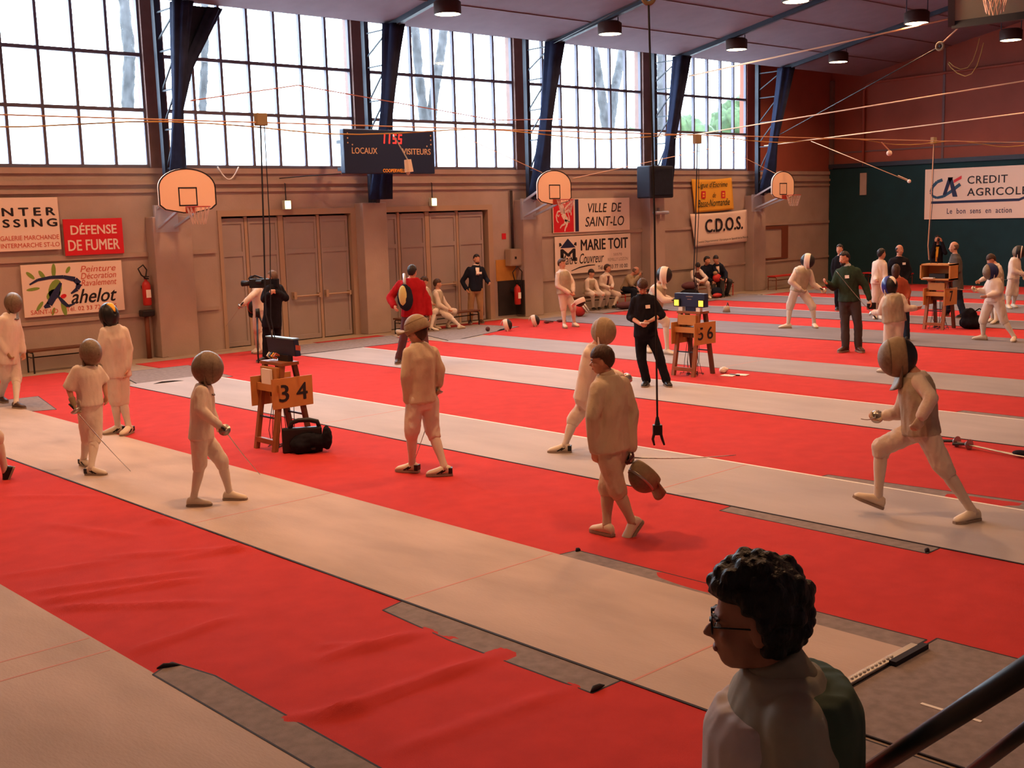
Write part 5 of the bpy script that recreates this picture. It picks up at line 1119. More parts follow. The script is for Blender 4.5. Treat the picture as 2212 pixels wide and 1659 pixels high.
# joint positions in millimetres from each person's root on the floor
PEOPLE = {
 'masked_edge': dict(s=0.93, root=[6.432, 18.34, 0.0], F=[0.424, -0.902, -0.087], J=dict(H=(161, -57, 1582), N=(116, -41, 1410), SL=(239, 21, 1307), SR=(-49, -110, 1337), EL=(271, 9, 1043), ER=(-114, -66, 1084), WL=(274, -45, 802), WR=(-12, -155, 827), P=(56, -20, 775), HL=(132, 17, 752), HR=(-12, -59, 773), KL=(136, -48, 403), KR=(8, 50, 422), AL=(-40, -426, 79), TL=(6, -572, 0), AR=(40, 426, 79), TR=(53, 273, 0))),
 'child_foil': dict(s=0.85, root=[5.225, 12.64, 0.0], F=[0.207, -0.968, -0.139], J=dict(H=(106, -44, 1339), N=(76, -32, 1181), SL=(215, -4, 1131), SR=(-67, -59, 1161), EL=(268, -5, 968), ER=(-134, 1, 940), WL=(255, -54, 831), WR=(-127, -78, 774), P=(75, -31, 775), HL=(137, -3, 744), HR=(5, -56, 767), KL=(77, -86, 378), KR=(38, 38, 368), AL=(-75, -272, 72), TL=(15, -380, 0), AR=(75, 272, 72), TR=(91, 133, 0))),
 'masked_back': dict(s=0.97, root=[6.531, 14.536, 0.0], F=[-0.103, 0.979, -0.174], J=dict(H=(-49, 22, 1571), N=(-23, 32, 1420), SL=(-143, 31, 1371), SR=(119, 12, 1348), EL=(-198, 33, 1160), ER=(150, -13, 1098), WL=(-120, 163, 933), WR=(84, -60, 851), P=(-12, 38, 839), HL=(-78, 35, 825), HR=(52, 31, 810), KL=(-70, 31, 453), KR=(30, 30, 440), AL=(-38, 80, 82), TL=(-197, 94, 0), AR=(38, -80, 82), TR=(-92, -173, 0))),
 'edge_walker': dict(s=0.9, root=[4.231, 13.042, 0.0], F=[-0.948, 0.306, -0.087], J=dict(H=(-15, 33, 1526), N=(3, 27, 1324), SL=(-69, -107, 1243), SR=(49, 170, 1207), EL=(-183, -102, 957), ER=(77, 193, 895), WL=(-290, -90, 771), WR=(103, 205, 606), P=(-26, 37, 771), HL=(-61, -36, 758), HR=(5, 111, 733), KL=(136, -122, 485), KR=(-148, 159, 417), AL=(208, -94, 83), TL=(201, -91, -84), AR=(-208, 94, 77), TR=(-252, 236, 0))),
 'child_walking': dict(s=0.83, root=[5.406, 10.16, 0.0], F=[0.784, -0.614, -0.087], J=dict(H=(10, -6, 1342), N=(-5, 3, 1172), SL=(63, 103, 1104), SR=(-93, -109, 1143), EL=(102, 127, 917), ER=(-126, -125, 959), WL=(146, 103, 789), WR=(20, -204, 792), P=(-52, 28, 694), HL=(-8, 72, 662), HR=(-98, -16, 686), KL=(127, -12, 393), KR=(-101, -3, 410), AL=(182, -26, 71), TL=(271, -130, 0), AR=(-182, 26, 71), TR=(-81, -67, 0))),
 'tipped_mask': dict(s=0.95, root=[7.609, 9.511, 0.0], F=[-0.367, 0.926, -0.087], J=dict(H=(-49, 39, 1503), N=(-38, 30, 1399), SL=(-199, 29, 1327), SR=(150, 7, 1305), EL=(-231, 29, 1067), ER=(190, -25, 1093), WL=(-199, 55, 800), WR=(172, -10, 944), P=(-38, 30, 817), HL=(-120, 31, 804), HR=(74, 30, 784), KL=(-158, 61, 483), KR=(62, -12, 459), AL=(-62, 199, 81), TL=(-127, 341, 0), AR=(62, -199, 81), TR=(-54, -93, 0))),
 'cameraman': dict(s=1.0, root=[11.932, 19.637, 0.0], F=[-0.475, 0.876, -0.087], J=dict(H=(79, -48, 1622), N=(95, -58, 1481), SL=(-76, -94, 1417), SR=(261, -20, 1406), EL=(-186, -121, 1216), ER=(318, -103, 1208), WL=(-150, -283, 1316), WR=(44, -203, 1328), P=(40, -25, 831), HL=(-51, -39, 811), HR=(141, -16, 794), KL=(-93, 21, 473), KR=(130, -9, 439), AL=(-115, 24, 85), TL=(-280, 38, 0), AR=(115, -24, 85), TR=(-42, -74, 0))),
 'arms_out': dict(s=0.92, root=[12.488, 21.016, 0.0], F=[-0.748, 0.641, -0.174], J=dict(H=(-51, 30, 1469), N=(13, -7, 1362), SL=(-48, -146, 1318), SR=(134, 129, 1321), EL=(-243, -205, 1193), ER=(74, 246, 1171), WL=(-443, -204, 1061), WR=(-39, 313, 1057), P=(34, -20, 914), HL=(-28, -65, 906), HR=(88, 29, 893), KL=(-56, -25, 518), KR=(55, 48, 504), AL=(38, 162, 78), TL=(-98, 94, 0), AR=(-38, -162, 78), TR=(-122, -36, 0))),
 'red_sweater': dict(s=1.02, root=[13.314, 17.0, 0.0], F=[0.884, 0.446, -0.139], J=dict(H=(55, -43, 1699), N=(36, -29, 1571), SL=(-169, 106, 1483), SR=(203, -59, 1443), EL=(-314, 178, 1234), ER=(282, -160, 1193), WL=(-383, -20, 1092), WR=(265, -237, 907), P=(49, -38, 946), HL=(-54, 17, 911), HR=(182, -67, 896), KL=(-131, 64, 469), KR=(212, -117, 447), AL=(-149, 216, 87), TL=(-273, 102, 0), AR=(149, -216, 87), TR=(318, -214, 0))),
 'seated_girl': dict(s=0.88, root=[17.492, 21.494, 0.0], F=[0.858, -0.292, -0.423], J=dict(H=(-122, 99, 1168), N=(-132, 107, 1023), SL=(21, 163, 938), SR=(-230, 31, 959), EL=(66, 127, 717), ER=(-183, -32, 714), WL=(38, 47, 608), WR=(-68, -74, 647), P=(-50, 41, 489), HL=(25, 70, 475), HR=(-105, -5, 475), KL=(136, 18, 449), KR=(15, -77, 449), AL=(144, 129, 75), TL=(220, 5, 0), AR=(-144, -129, 75), TR=(-69, -253, 0))),
 'seated_leg_out': dict(s=0.88, root=[18.05, 21.378, 0.0], F=[0.824, -0.566, 0.0], J=dict(H=(-267, 223, 1086), N=(-271, 226, 942), SL=(-150, 294, 852), SR=(-381, 161, 865), EL=(-70, 215, 620), ER=(-358, 90, 592), WL=(-2, 106, 457), WR=(-159, 3, 467), P=(-296, 246, 461), HL=(-230, 283, 454), HR=(-335, 188, 460), KL=(100, 73, 397), KR=(-123, -27, 278), AL=(31, 264, 75), TL=(-33, 134, 0), AR=(-31, -264, 75), TR=(112, -239, 0))),
 'v_neck': dict(s=1.0, root=[19.2, 21.896, 0.0], F=[-0.28, -0.95, -0.139], J=dict(H=(65, -57, 1594), N=(51, -45, 1435), SL=(207, -116, 1352), SR=(-137, 40, 1368), EL=(289, -149, 1090), ER=(-221, 192, 1058), WL=(213, -323, 1016), WR=(-199, 68, 865), P=(26, -23, 867), HL=(114, -60, 834), HR=(-67, 19, 844), KL=(105, -92, 430), KR=(-87, 49, 439), AL=(120, -65, 85), TL=(55, -217, 0), AR=(-120, 65, 85), TR=(-223, -63, 0))),
 'boy_holding_mask': dict(s=0.95, root=[19.754, 19.152, 0.0], F=[0.244, -0.947, -0.208], J=dict(H=(-102, 105, 1495), N=(-88, 90, 1354), SL=(74, 68, 1268), SR=(-229, 120, 1273), EL=(111, -29, 1031), ER=(-266, 100, 993), WL=(5, -150, 840), WR=(-103, -138, 812), P=(-71, 73, 827), HL=(14, 57, 798), HR=(-144, 76, 808), KL=(64, -66, 442), KR=(-129, 61, 464), AL=(170, -1, 81), TL=(124, -151, 0), AR=(-170, 1, 81), TR=(-257, -130, 0))),
 'seated_left': dict(s=0.85, root=[23.522, 21.764, 0.0], F=[0.051, -0.989, -0.139], J=dict(H=(-77, 83, 1014), N=(-88, 95, 878), SL=(35, 51, 802), SR=(-246, 117, 818), EL=(24, -56, 544), ER=(-235, 105, 584), WL=(2, -223, 455), WR=(-220, -130, 467), P=(-67, 218, 487), HL=(2, 188, 483), HR=(-132, 214, 478), KL=(33, -213, 439), KR=(-248, -100, 454), AL=(85, -25, 72), TL=(12, -145, 0), AR=(-85, 25, 72), TR=(-146, -101, 0))),
 'seated_right': dict(s=0.88, root=[24.072, 21.759, 0.0], F=[0.531, -0.843, -0.087], J=dict(H=(-30, 33, 1114), N=(-50, 55, 969), SL=(102, 36, 877), SR=(-228, 102, 888), EL=(91, -26, 670), ER=(-244, 120, 673), WL=(-26, -120, 597), WR=(-162, -149, 599), P=(-38, 190, 491), HL=(46, 172, 486), HR=(-125, 167, 483), KL=(241, -119, 370), KR=(-177, -103, 419), AL=(69, -78, 75), TL=(10, -211, 0), AR=(-69, 78, 75), TR=(-143, -47, 0))),
 'bald_seated': dict(s=0.95, root=[25.082, 21.76, 0.0], F=[0.566, -0.655, -0.5], J=dict(H=(50, -57, 986), N=(-30, 34, 868), SL=(103, 95, 788), SR=(-195, 42, 786), EL=(142, 19, 602), ER=(-153, -68, 609), WL=(163, -97, 817), WR=(49, -149, 839), P=(-117, 210, 499), HL=(-46, 235, 494), HR=(-201, 155, 492), KL=(113, 53, 446), KR=(-87, -83, 449), AL=(131, 76, 81), TL=(62, -65, 0), AR=(-131, -76, 81), TR=(-192, -220, 0))),
 'crouching_fencer': dict(s=0.95, root=[17.001, 14.17, 0.0], F=[0.413, -0.906, -0.087], J=dict(H=(71, -85, 1491), N=(33, -39, 1308), SL=(166, 34, 1253), SR=(-144, -15, 1245), EL=(261, 77, 1053), ER=(-77, -221, 1028), WL=(384, 6, 1016), WR=(-15, -375, 1022), P=(-46, 55, 794), HL=(34, 84, 757), HR=(-126, 26, 772), KL=(19, 133, 412), KR=(41, -175, 620), AL=(13, 250, 81), TL=(-80, 124, 0), AR=(-13, -250, 81), TR=(-36, -405, 0))),
 'black_shirt': dict(s=0.97, root=[13.831, 11.552, 0.0], F=[-0.552, -0.562, -0.616], J=dict(H=(-174, 113, 1549), N=(-122, 145, 1419), SL=(-24, 28, 1356), SR=(-214, 251, 1350), EL=(59, -71, 1107), ER=(-240, 312, 1077), WL=(-217, -83, 1040), WR=(-325, 43, 995), P=(-101, 120, 833), HL=(-51, 60, 801), HR=(-152, 179, 803), KL=(20, -56, 443), KR=(-162, 160, 434), AL=(91, -124, 82), TL=(1, -257, 0), AR=(-91, 124, 82), TR=(-235, 54, 0))),
 'blurred_fencer': dict(s=0.93, root=[9.539, 9.036, 0.0], F=[0.3, -0.95, -0.087], J=dict(H=(140, -150, 1383), N=(99, -106, 1219), SL=(237, -78, 1153), SR=(-36, -107, 1150), EL=(168, 114, 886), ER=(46, -270, 947), WL=(189, 91, 715), WR=(133, -441, 886), P=(19, -20, 646), HL=(96, -15, 619), HR=(-48, -37, 639), KL=(-74, 106, 359), KR=(86, -210, 388), AL=(-222, 112, 79), TL=(-318, 231, 0), AR=(222, -112, 79), TR=(274, -256, 0))),
 'walking_boy': dict(s=0.93, root=[7.174, 6.413, 0.0], F=[-0.562, 0.816, -0.139], J=dict(H=(-84, 94, 1500), N=(-53, 60, 1365), SL=(-199, 42, 1287), SR=(114, 24, 1293), EL=(-260, 48, 1046), ER=(153, -21, 1038), WL=(-210, 82, 759), WR=(115, -38, 728), P=(-39, 45, 761), HL=(-113, 36, 743), HR=(46, 40, 723), KL=(-21, -5, 396), KR=(-27, 105, 399), AL=(72, -81, 107), TL=(0, -67, -49), AR=(-72, 81, 79), TR=(-64, 234, 0))),
 'lunging': dict(s=0.95, root=[9.326, 4.781, 0.0], F=[-0.618, 0.781, -0.087], J=dict(H=(-118, 185, 1420), N=(-65, 86, 1273), SL=(-154, -2, 1232), SR=(28, 167, 1196), EL=(-181, -124, 1090), ER=(7, 270, 890), WL=(-260, -81, 939), WR=(-47, 369, 870), P=(-37, 32, 787), HL=(-89, -40, 782), HR=(11, 113, 749), KL=(-26, -165, 489), KR=(-121, 358, 602), AL=(156, -358, 81), TL=(9, -302, 0), AR=(-156, 358, 148), TR=(-243, 511, 145))),
 'seated_kid': dict(s=0.88, root=[27.98, 21.544, 0.0], F=[-0.55, -0.607, -0.574], J=dict(H=(-88, 113, 968), N=(-19, 189, 859), SL=(48, 102, 821), SR=(-123, 321, 815), EL=(34, -126, 617), ER=(-197, 221, 623), WL=(-202, -147, 539), WR=(-230, -111, 528), P=(216, 293, 538), HL=(243, 225, 526), HR=(165, 326, 529), KL=(7, -174, 463), KR=(-182, 72, 474), AL=(174, -103, 75), TL=(81, -215, 0), AR=(-174, 103, 75), TR=(-284, 9, 0))),
 'dark_man_profile': dict(s=1.0, root=[28.713, 21.579, 0.0], F=[0.126, -0.977, -0.174], J=dict(H=(-171, 226, 1115), N=(-99, 296, 975), SL=(73, 236, 907), SR=(-264, 347, 912), EL=(49, 101, 674), ER=(-255, 253, 653), WL=(-125, 0, 497), WR=(-207, 25, 489), P=(62, 332, 525), HL=(145, 306, 509), HR=(-29, 337, 507), KL=(46, -61, 464), KR=(-146, 28, 450), AL=(184, 57, 85), TL=(89, -78, 0), AR=(-184, -57, 85), TR=(-277, -193, 0))),
 'dark_suit': dict(s=1.0, root=[28.878, 21.411, 0.0], F=[-0.543, -0.835, -0.087], J=dict(H=(-153, 204, 1138), N=(-48, 232, 1002), SL=(39, 115, 940), SR=(-119, 326, 934), EL=(61, 1, 716), ER=(-129, 173, 664), WL=(-89, -132, 562), WR=(-226, -31, 568), P=(153, 296, 538), HL=(203, 230, 525), HR=(95, 341, 529), KL=(60, -166, 472), KR=(-125, 1, 467), AL=(184, 57, 85), TL=(103, -87, 0), AR=(-184, -57, 85), TR=(-301, -173, 0))),
 'masked_far': dict(s=1.0, root=[22.31, 14.453, 0.0], F=[0.385, -0.919, -0.087], J=dict(H=(52, -81, 1495), N=(19, -30, 1360), SL=(213, -92, 1239), SR=(-157, 58, 1265), EL=(257, -123, 964), ER=(-258, 102, 1038), WL=(323, -285, 859), WR=(-130, -57, 882), P=(-38, 58, 849), HL=(72, 17, 794), HR=(-139, 85, 807), KL=(154, -184, 473), KR=(-160, 190, 482), AL=(211, -199, 85), TL=(100, -321, 0), AR=(-211, 199, 85), TR=(-297, 341, 0))),
 'green_sweater': dict(s=1.06, root=[19.219, 11.357, 0.0], F=[-0.941, 0.235, -0.242], J=dict(H=(-81, 136, 1718), N=(-54, 90, 1571), SL=(-7, -106, 1499), SR=(-74, 280, 1476), EL=(73, -204, 1225), ER=(-220, 269, 1190), WL=(64, -309, 976), WR=(-452, 264, 1285), P=(-33, 56, 984), HL=(-10, -43, 939), HR=(-50, 143, 935), KL=(31, -93, 529), KR=(-49, 122, 525), AL=(64, -97, 90), TL=(-41, -236, 0), AR=(-64, 97, 90), TR=(-239, 107, 0))),
 'dark_cap': dict(s=1.0, root=[26.535, 16.03, 0.0], F=[-0.977, -0.194, -0.087], J=dict(H=(-19, 32, 1558), N=(-14, 23, 1392), SL=(65, -108, 1298), SR=(-87, 144, 1293), EL=(85, -142, 1039), ER=(-100, 164, 1044), WL=(-9, -180, 842), WR=(-175, 95, 846), P=(-5, 9, 838), HL=(22, -37, 800), HR=(-38, 62, 801), KL=(25, -41, 438), KR=(-40, 66, 439), AL=(34, -63, 85), TL=(-91, -171, 0), AR=(-34, 63, 85), TR=(-181, -12, 0))),
 'white_back': dict(s=1.0, root=[24.925, 14.058, 0.0], F=[0.898, -0.432, -0.087], J=dict(H=(28, -49, 1523), N=(19, -33, 1380), SL=(18, 130, 1300), SR=(-7, -151, 1283), EL=(38, 137, 1054), ER=(-16, -177, 1035), WL=(-216, -65, 930), WR=(-98, -234, 884), P=(-1, 1, 873), HL=(-57, 40, 861), HR=(68, -39, 855), KL=(-45, 39, 457), KR=(60, -45, 438), AL=(38, 85, 85), TL=(-114, 22, 0), AR=(-38, -85, 85), TR=(-158, -199, 0))),
 'badge_man': dict(s=1.0, root=[25.77, 13.972, 0.0], F=[-0.198, -0.976, -0.087], J=dict(H=(-12, 21, 1581), N=(-17, 31, 1421), SL=(114, -105, 1343), SR=(-162, 171, 1339), EL=(145, -165, 1080), ER=(-184, 232, 1048), WL=(-21, -173, 872), WR=(-236, 119, 834), P=(-12, 22, 889), HL=(48, -26, 857), HR=(-71, 68, 862), KL=(47, -44, 440), KR=(-58, 66, 443), AL=(107, -29, 85), TL=(-22, -132, 0), AR=(-107, 29, 85), TR=(-249, -54, 0))),
 'long_hair': dict(s=0.87, root=[21.372, 11.456, 0.0], F=[0.968, 0.235, -0.087], J=dict(H=(-94, 173, 1386), N=(-70, 130, 1229), SL=(-146, 206, 1147), SR=(25, 17, 1153), EL=(-173, 213, 954), ER=(22, -41, 973), WL=(-281, 98, 832), WR=(-117, -99, 828), P=(-35, 66, 707), HL=(-77, 101, 684), HR=(10, 24, 681), KL=(-24, 44, 353), KR=(6, -12, 341), AL=(69, 73, 74), TL=(193, 144, 0), AR=(-69, -73, 74), TR=(65, -20, 0))),
 'blue_mask_child': dict(s=0.93, root=[17.052, 9.347, 0.0], F=[0.359, 0.929, -0.087], J=dict(H=(-26, 47, 1414), N=(-16, 29, 1287), SL=(-100, 98, 1203), SR=(95, -91, 1225), EL=(-95, 171, 994), ER=(94, -174, 1043), WL=(-13, 330, 966), WR=(245, -245, 1044), P=(6, -10, 867), HL=(-43, 36, 829), HR=(64, -54, 825), KL=(-53, 55, 445), KR=(45, -41, 432), AL=(3, 87, 79), TL=(21, 239, 0), AR=(-3, -87, 79), TR=(-93, -211, 0))),
 'photographer': dict(s=1.0, root=[34.874, 17.67, 0.0], F=[-0.82, -0.572, 0.0], J=dict(H=(-2, 3, 1512), N=(0, -1, 1320), SL=(83, -165, 1203), SR=(-66, 131, 1209), EL=(-26, -283, 1085), ER=(-207, 77, 1000), WL=(-122, -203, 1437), WR=(-208, -32, 1441), P=(-8, 17, 798), HL=(31, -60, 763), HR=(-47, 93, 765), KL=(44, -88, 387), KR=(-53, 104, 389), AL=(51, -119, 85), TL=(-92, -201, 0), AR=(-51, 119, 85), TR=(-202, 51, 0))),
 'grey_suit': dict(s=1.05, root=[26.276, 12.834, 0.0], F=[-0.516, 0.852, -0.087], J=dict(H=(-30, 61, 1632), N=(-14, 29, 1463), SL=(-118, -78, 1367), SR=(99, 116, 1355), EL=(-144, -116, 1083), ER=(79, 180, 1134), WL=(-251, 58, 1010), WR=(1, 336, 1025), P=(1, -2, 768), HL=(-48, -61, 756), HR=(43, 71, 746), KL=(-5, -104, 397), KR=(1, 111, 372), AL=(-157, -277, 89), TL=(-321, -221, 0), AR=(157, 277, 89), TR=(-15, 258, 0))),
 'blue_mask_fencer': dict(s=0.98, root=[22.186, 9.944, 0.0], F=[-0.811, 0.578, -0.087], J=dict(H=(-64, 141, 1348), N=(-46, 102, 1208), SL=(-104, -12, 1137), SR=(31, 221, 1151), EL=(-136, -39, 939), ER=(-7, 305, 954), WL=(-251, 118, 886), WR=(-75, 404, 977), P=(-36, 79, 795), HL=(-60, -12, 751), HR=(-12, 196, 747), KL=(-13, -94, 408), KR=(-75, 284, 380), AL=(38, -289, 83), TL=(-119, -330, 0), AR=(-38, 289, 83), TR=(-75, 447, 0))),
 'boy_behind': dict(s=0.97, root=[25.362, 11.484, 0.0], F=[-0.69, 0.588, -0.423], J=dict(H=(-42, 92, 1399), N=(-7, 15, 1303), SL=(-43, -100, 1235), SR=(73, 130, 1225), EL=(-52, -129, 998), ER=(14, 211, 1003), WL=(-190, -66, 893), WR=(-81, 297, 942), P=(6, -13, 752), HL=(-21, -75, 740), HR=(33, 47, 732), KL=(-1, -45, 385), KR=(23, 47, 379), AL=(-167, -117, 82), TL=(-327, -109, 0), AR=(167, 117, 82), TR=(7, 125, 0))),
 'masked_right': dict(s=0.97, root=[29.001, 12.724, 0.0], F=[0.316, -0.945, -0.087], J=dict(H=(47, -107, 1405), N=(29, -66, 1253), SL=(166, -81, 1174), SR=(-103, -63, 1179), EL=(194, -96, 938), ER=(-127, -109, 938), WL=(245, -187, 811), WR=(-22, -300, 864), P=(18, -42, 767), HL=(96, -45, 744), HR=(-55, -48, 753), KL=(83, -65, 346), KR=(-65, 25, 354), AL=(173, 8, 82), TL=(62, -107, 0), AR=(-173, -8, 82), TR=(-284, -124, 0))),
 'foreground': dict(s=0.98, root=[2.12, 1.416, 0.268], F=[-0.602, 0.797, -0.052], J=dict(H=(-34, 50, 1568), N=(0, 0, 1443), SL=(-113, -120, 1399), SR=(119, 145, 1252), EL=(-146, -157, 1115), ER=(152, 182, 968), WL=(-221, -92, 890), WR=(77, 248, 743), P=(0, 0, 911), HL=(-59, -68, 882), HR=(59, 68, 882), KL=(-59, -68, 461), KR=(59, 68, 461), AL=(-59, -68, 83), AR=(59, 68, 83), TL=(-181, 39, 0), TR=(-62, 174, 0))),
}
# held foils: person, hand, blade tip, label
FOILS = [
 ('child_foil', 'R', (5.508, 12.164, 0.02), 'thin foil pointed at the tan piste by the child in short sleeves'),
 ('child_walking', 'R', (6.374, 10.873, 0.02), 'thin foil trailing from the glove of the walking masked child'),
 ('tipped_mask', 'R', (7.502, 9.595, 0.185), 'foil hanging behind the legs of the fencer with the tipped mask'),
 ('walking_boy', 'R', (7.906, 5.745, 0.672), 'foil carried level behind the walking boy'),
 ('blurred_fencer', 'R', (9.163, 8.114, 1.059), 'foil with a pale guard held out by the fencer behind the walking boy'),
 ('arms_out', 'L', (11.782, 21.077, 0.623), 'foil lowered towards the doors by the fencer behind the cameraman'),
 ('lunging', 'R', (8.417, 4.882, 1.004), 'foil held forward by the striding fencer'),
 ('crouching_fencer', 'R', (17.996, 13.725, 0.819), 'foil of the fencer on guard behind the lit machine'),
 ('masked_far', 'L', (22.818, 14.023, 0.695), 'foil of the far fencer advancing near the pointing referee'),
 ('blue_mask_fencer', 'R', (21.889, 10.81, 1.03), 'foil stretched out level towards the grey suited man'),
 ('blue_mask_child', 'L', (16.82, 10.248, 1.653), 'foil raised across the green sweater by the blue masked child'),
 ('masked_right', 'R', (28.642, 12.795, 0.732), 'foil of the fencer furthest along the grey piste'),
]

GREY_MASK = dict(cage=M_mesh, shell=M_mesh, bib=M_mesh, back=M_mesh)
CHILD = dict(shoe=M_shoe_w)
def at(J, r, k): return r+J[k]
cast = {}
def P_(key, label, **st): cast[key] = person(key, label, st); return cast[key]
P_('masked_edge', 'masked fencer in long white kit standing in front of the painter board and bench', mask=GREY_MASK, hair=('short', M_hair_k), hem=-.22, gloves='R', glovem=M_tan, shoe=M_shoe_b)
P_('child_foil', 'small masked child in a short sleeved white jacket pointing a foil at the floor', mask=GREY_MASK, hair=('fringe', M_hair_b), sleeve='short', gloves='R', glovem=M_tan_s, shoe=M_shoe_w, stripe=M_shoe_k)
P_('masked_back', 'masked fencer in white seen from behind with a dark strapped mask', mask=dict(cage=M_mesh, shell=M_plast, bib=M_plast, strap=M_signy, back=M_plast), hair=None, hem=-.16, stripe=M_shoe_k)
P_('edge_walker', 'white clad walker whose raised black shoe enters at the picture edge', hair=('fringe', M_hair_k), shoe=M_shoe_k)
P_('child_walking', 'small masked child walking along the tan piste with a lowered foil', mask=GREY_MASK, hair=('fringe', M_hair_b), gloves='R', glovem=M_mesh_tan, shoe=M_shoe_w)
P_('tipped_mask', 'fencer in cream jacket walking away with the mask tipped up like a hat', top=M_cream, hair=('fringe', M_hair_b), hem=-.08, stripe=M_shoe_k, gloves='R', glovem=M_tan, face=True,
   mask=dict(cage=M_mesh_tan, shell=M_mesh_tan, bib=M_mesh_tan, tip=1.25, up=.055, fw=-.01, size=1.0))
P_('cameraman', 'man all in black filming with a shoulder camera beside the folding doors', top=M_black, legs=M_black, legkind='trousers', hair=('short', M_hair_g), shoe=M_shoe_k, hem=-.28, puff=.035, topname='coat')
P_('arms_out', 'fencer reaching out both arms with a foil behind the cameraman', top=M_white, hair=('short', M_hair_k))
P_('red_sweater', 'big man in a red fleece seen from behind with a sling backpack', top=M_reds, legs=M_plum, legkind='trousers', hair=('short', M_hair_k), shoe=M_shoe_b, build=1.18, puff=.035, topname='fleece')
P_('seated_girl', 'child with brown hair bent forward on the bench behind the red fleece', vest=M_lame, hair=('fringe', M_hair_b), stripe=M_shoe_k)
P_('seated_leg_out', 'child in white seated on the bench with one leg stretched out', hair=('fringe', M_hair_b), top=M_white, vest=M_lame)
P_('v_neck', 'bearded man in a dark v-neck and tan trousers standing by the doors', top=M_navyc, legs=M_tan, legkind='trousers', hair=('short', M_hair_k), beard=M_hair_k, collar=M_signw, front=M_signw, flo=.72, badge=True, badge_side=.9, shoe=M_shoe_b, topname='sweater')
P_('boy_holding_mask', 'boy in a metallic vest standing with his mask held low in front', hair=('short', M_hair_b), vest=M_lame, sock=M_white)
P_('seated_left', 'dark haired boy seated under the roofer board next to a taller boy', vest=M_lame, hair=('fringe', M_hair_k), shoe=M_shoe_k)
P_('seated_right', 'brown haired boy seated under the phone number on the roofer board', hair=('short', M_hair_b), front=M_plum, shoe=M_shoe_k, collar=M_white)
P_('bald_seated', 'bald man in a tan shirt hunched on the red legged bench, hands at his mouth', top=M_tan_s, legs=M_navyc, legkind='trousers', hair=('bald', M_hair_g), skin=M_skin_d, shoe=M_shoe_k, topname='shirt')
BW = dict(cage=M_mesh_k, shell=M_bib, bib=M_bib, trim=M_bib, strap=M_plast)
P_('crouching_fencer', 'masked fencer on guard behind the black shirted man, black mesh ringed in white', mask=dict(BW, back=M_plast), hair=None, vest=M_lame, gloves='LR')
P_('black_shirt', 'referee in a black shirt looking down at a notepad on the pale piste', top=M_black, legs=M_black, legkind='trousers', sleeve='rolled', hair=('fringe', M_hair_b), shoe=M_shoe_k, badge=True, badge_side=.8, topname='shirt', curl=.8)
P_('blurred_fencer', 'masked fencer in white stretching forward behind the walking boy', mask=dict(cage=M_mesh_tan, shell=M_mesh_tan, bib=M_bib, back=M_mesh_tan), hair=None, stripe=M_shoe_k, gloves='R')
P_('walking_boy', 'boy with brown hair in cream kit walking on red carpet, mask and foil in hand', top=M_cream, legs=M_cream, hair=('fringe', M_hair_b), sock=M_cream, collar=M_cream, hem=-.05, puff=.03, gloves='R', glovem=M_plum)
P_('lunging', 'masked fencer in a long stride on the pale piste beyond the curly spectator', mask=dict(cage=M_mesh, shell=M_mesh_tan, bib=M_mesh, back=M_plast), hair=None, vest=M_lame, gloves='RL')
P_('seated_kid', 'boy in white and dark red bent over his knees on the far bench', hair=('fringe', M_hair_k), vest=M_plum)
P_('dark_man_profile', 'dark clothed man in profile seated in the middle of the far bench', top=M_navyc, legs=M_greyt, legkind='trousers', hair=('short', M_hair_k), shoe=M_shoe_k, topname='coat')
P_('dark_suit', 'man in a dark suit and pale shirt seated at the end of the far bench', top=M_navyc, legs=M_greyt, legkind='trousers', hair=('fringe', M_hair_k), front=M_signw, flo=.5, shoe=M_shoe_k, topname='suit_jacket')
P_('masked_far', 'masked fencer in a metallic vest advancing on the grey piste, nearest the cream hatch', mask=dict(cage=M_mesh_k, shell=M_bib, bib=M_bib, back=M_plast), hair=None, vest=M_lame, gloves='LR')
P_('green_sweater', 'tall bearded referee in a green sweater pointing with one hand', top=M_greens, legs=M_greyt, legkind='trousers', hair=('short', M_hair_k), beard=M_hair_k, collar=M_galv, badge=True, badge_side=.6, shoe=M_shoe_b, topname='sweater')
P_('dark_cap', 'dark clothed man half hidden behind the green sweater referee', top=M_black, legs=M_black, legkind='trousers', hair=('short', M_hair_k), shoe=M_shoe_k, topname='coat')
P_('white_back', 'bare headed fencer in white seen from behind beside the badge wearing man', hair=('short', M_hair_k), top=M_white, legs=M_white)
P_('badge_man', 'balding man in black with a white badge before the green wall', top=M_black, legs=M_black, legkind='trousers', hair=('bald', M_hair_k), skin=M_skin_d, badge=True, badge_side=.9, build=1.12, shoe=M_shoe_k, topname='shirt')
P_('long_hair', 'long haired person in a rust coat seen from behind', top=M_rust, legs=M_navyc, legkind='trousers', hair=('long', M_hair_b), shoe=M_shoe_k, topname='coat', hem=-.2)
P_('blue_mask_child', 'child fencer from behind in a blue and white mask, arms spread', mask=dict(cage=M_bib, shell=M_blue, bib=M_bib, strap=M_bib, back=M_plast), hair=None, vest=M_lame, shoe=M_shoe_w)
P_('photographer', 'photographer in a dark jacket and yellow shirt standing against the green wall', top=M_black, legs=M_greyt, legkind='trousers', hair=('short', M_hair_k), front=M_signy, flo=.05, shoe=M_shoe_k, topname='jacket', skin=M_skin_d)
P_('grey_suit', 'grey suited man in profile gesturing over the number seven stand', top=M_greys, legs=M_navyc, legkind='trousers', hair=('bald', M_hair_g), hem=-.20, badge=True, badge_side=.5, shoe=M_shoe_k, topname='suit_jacket')
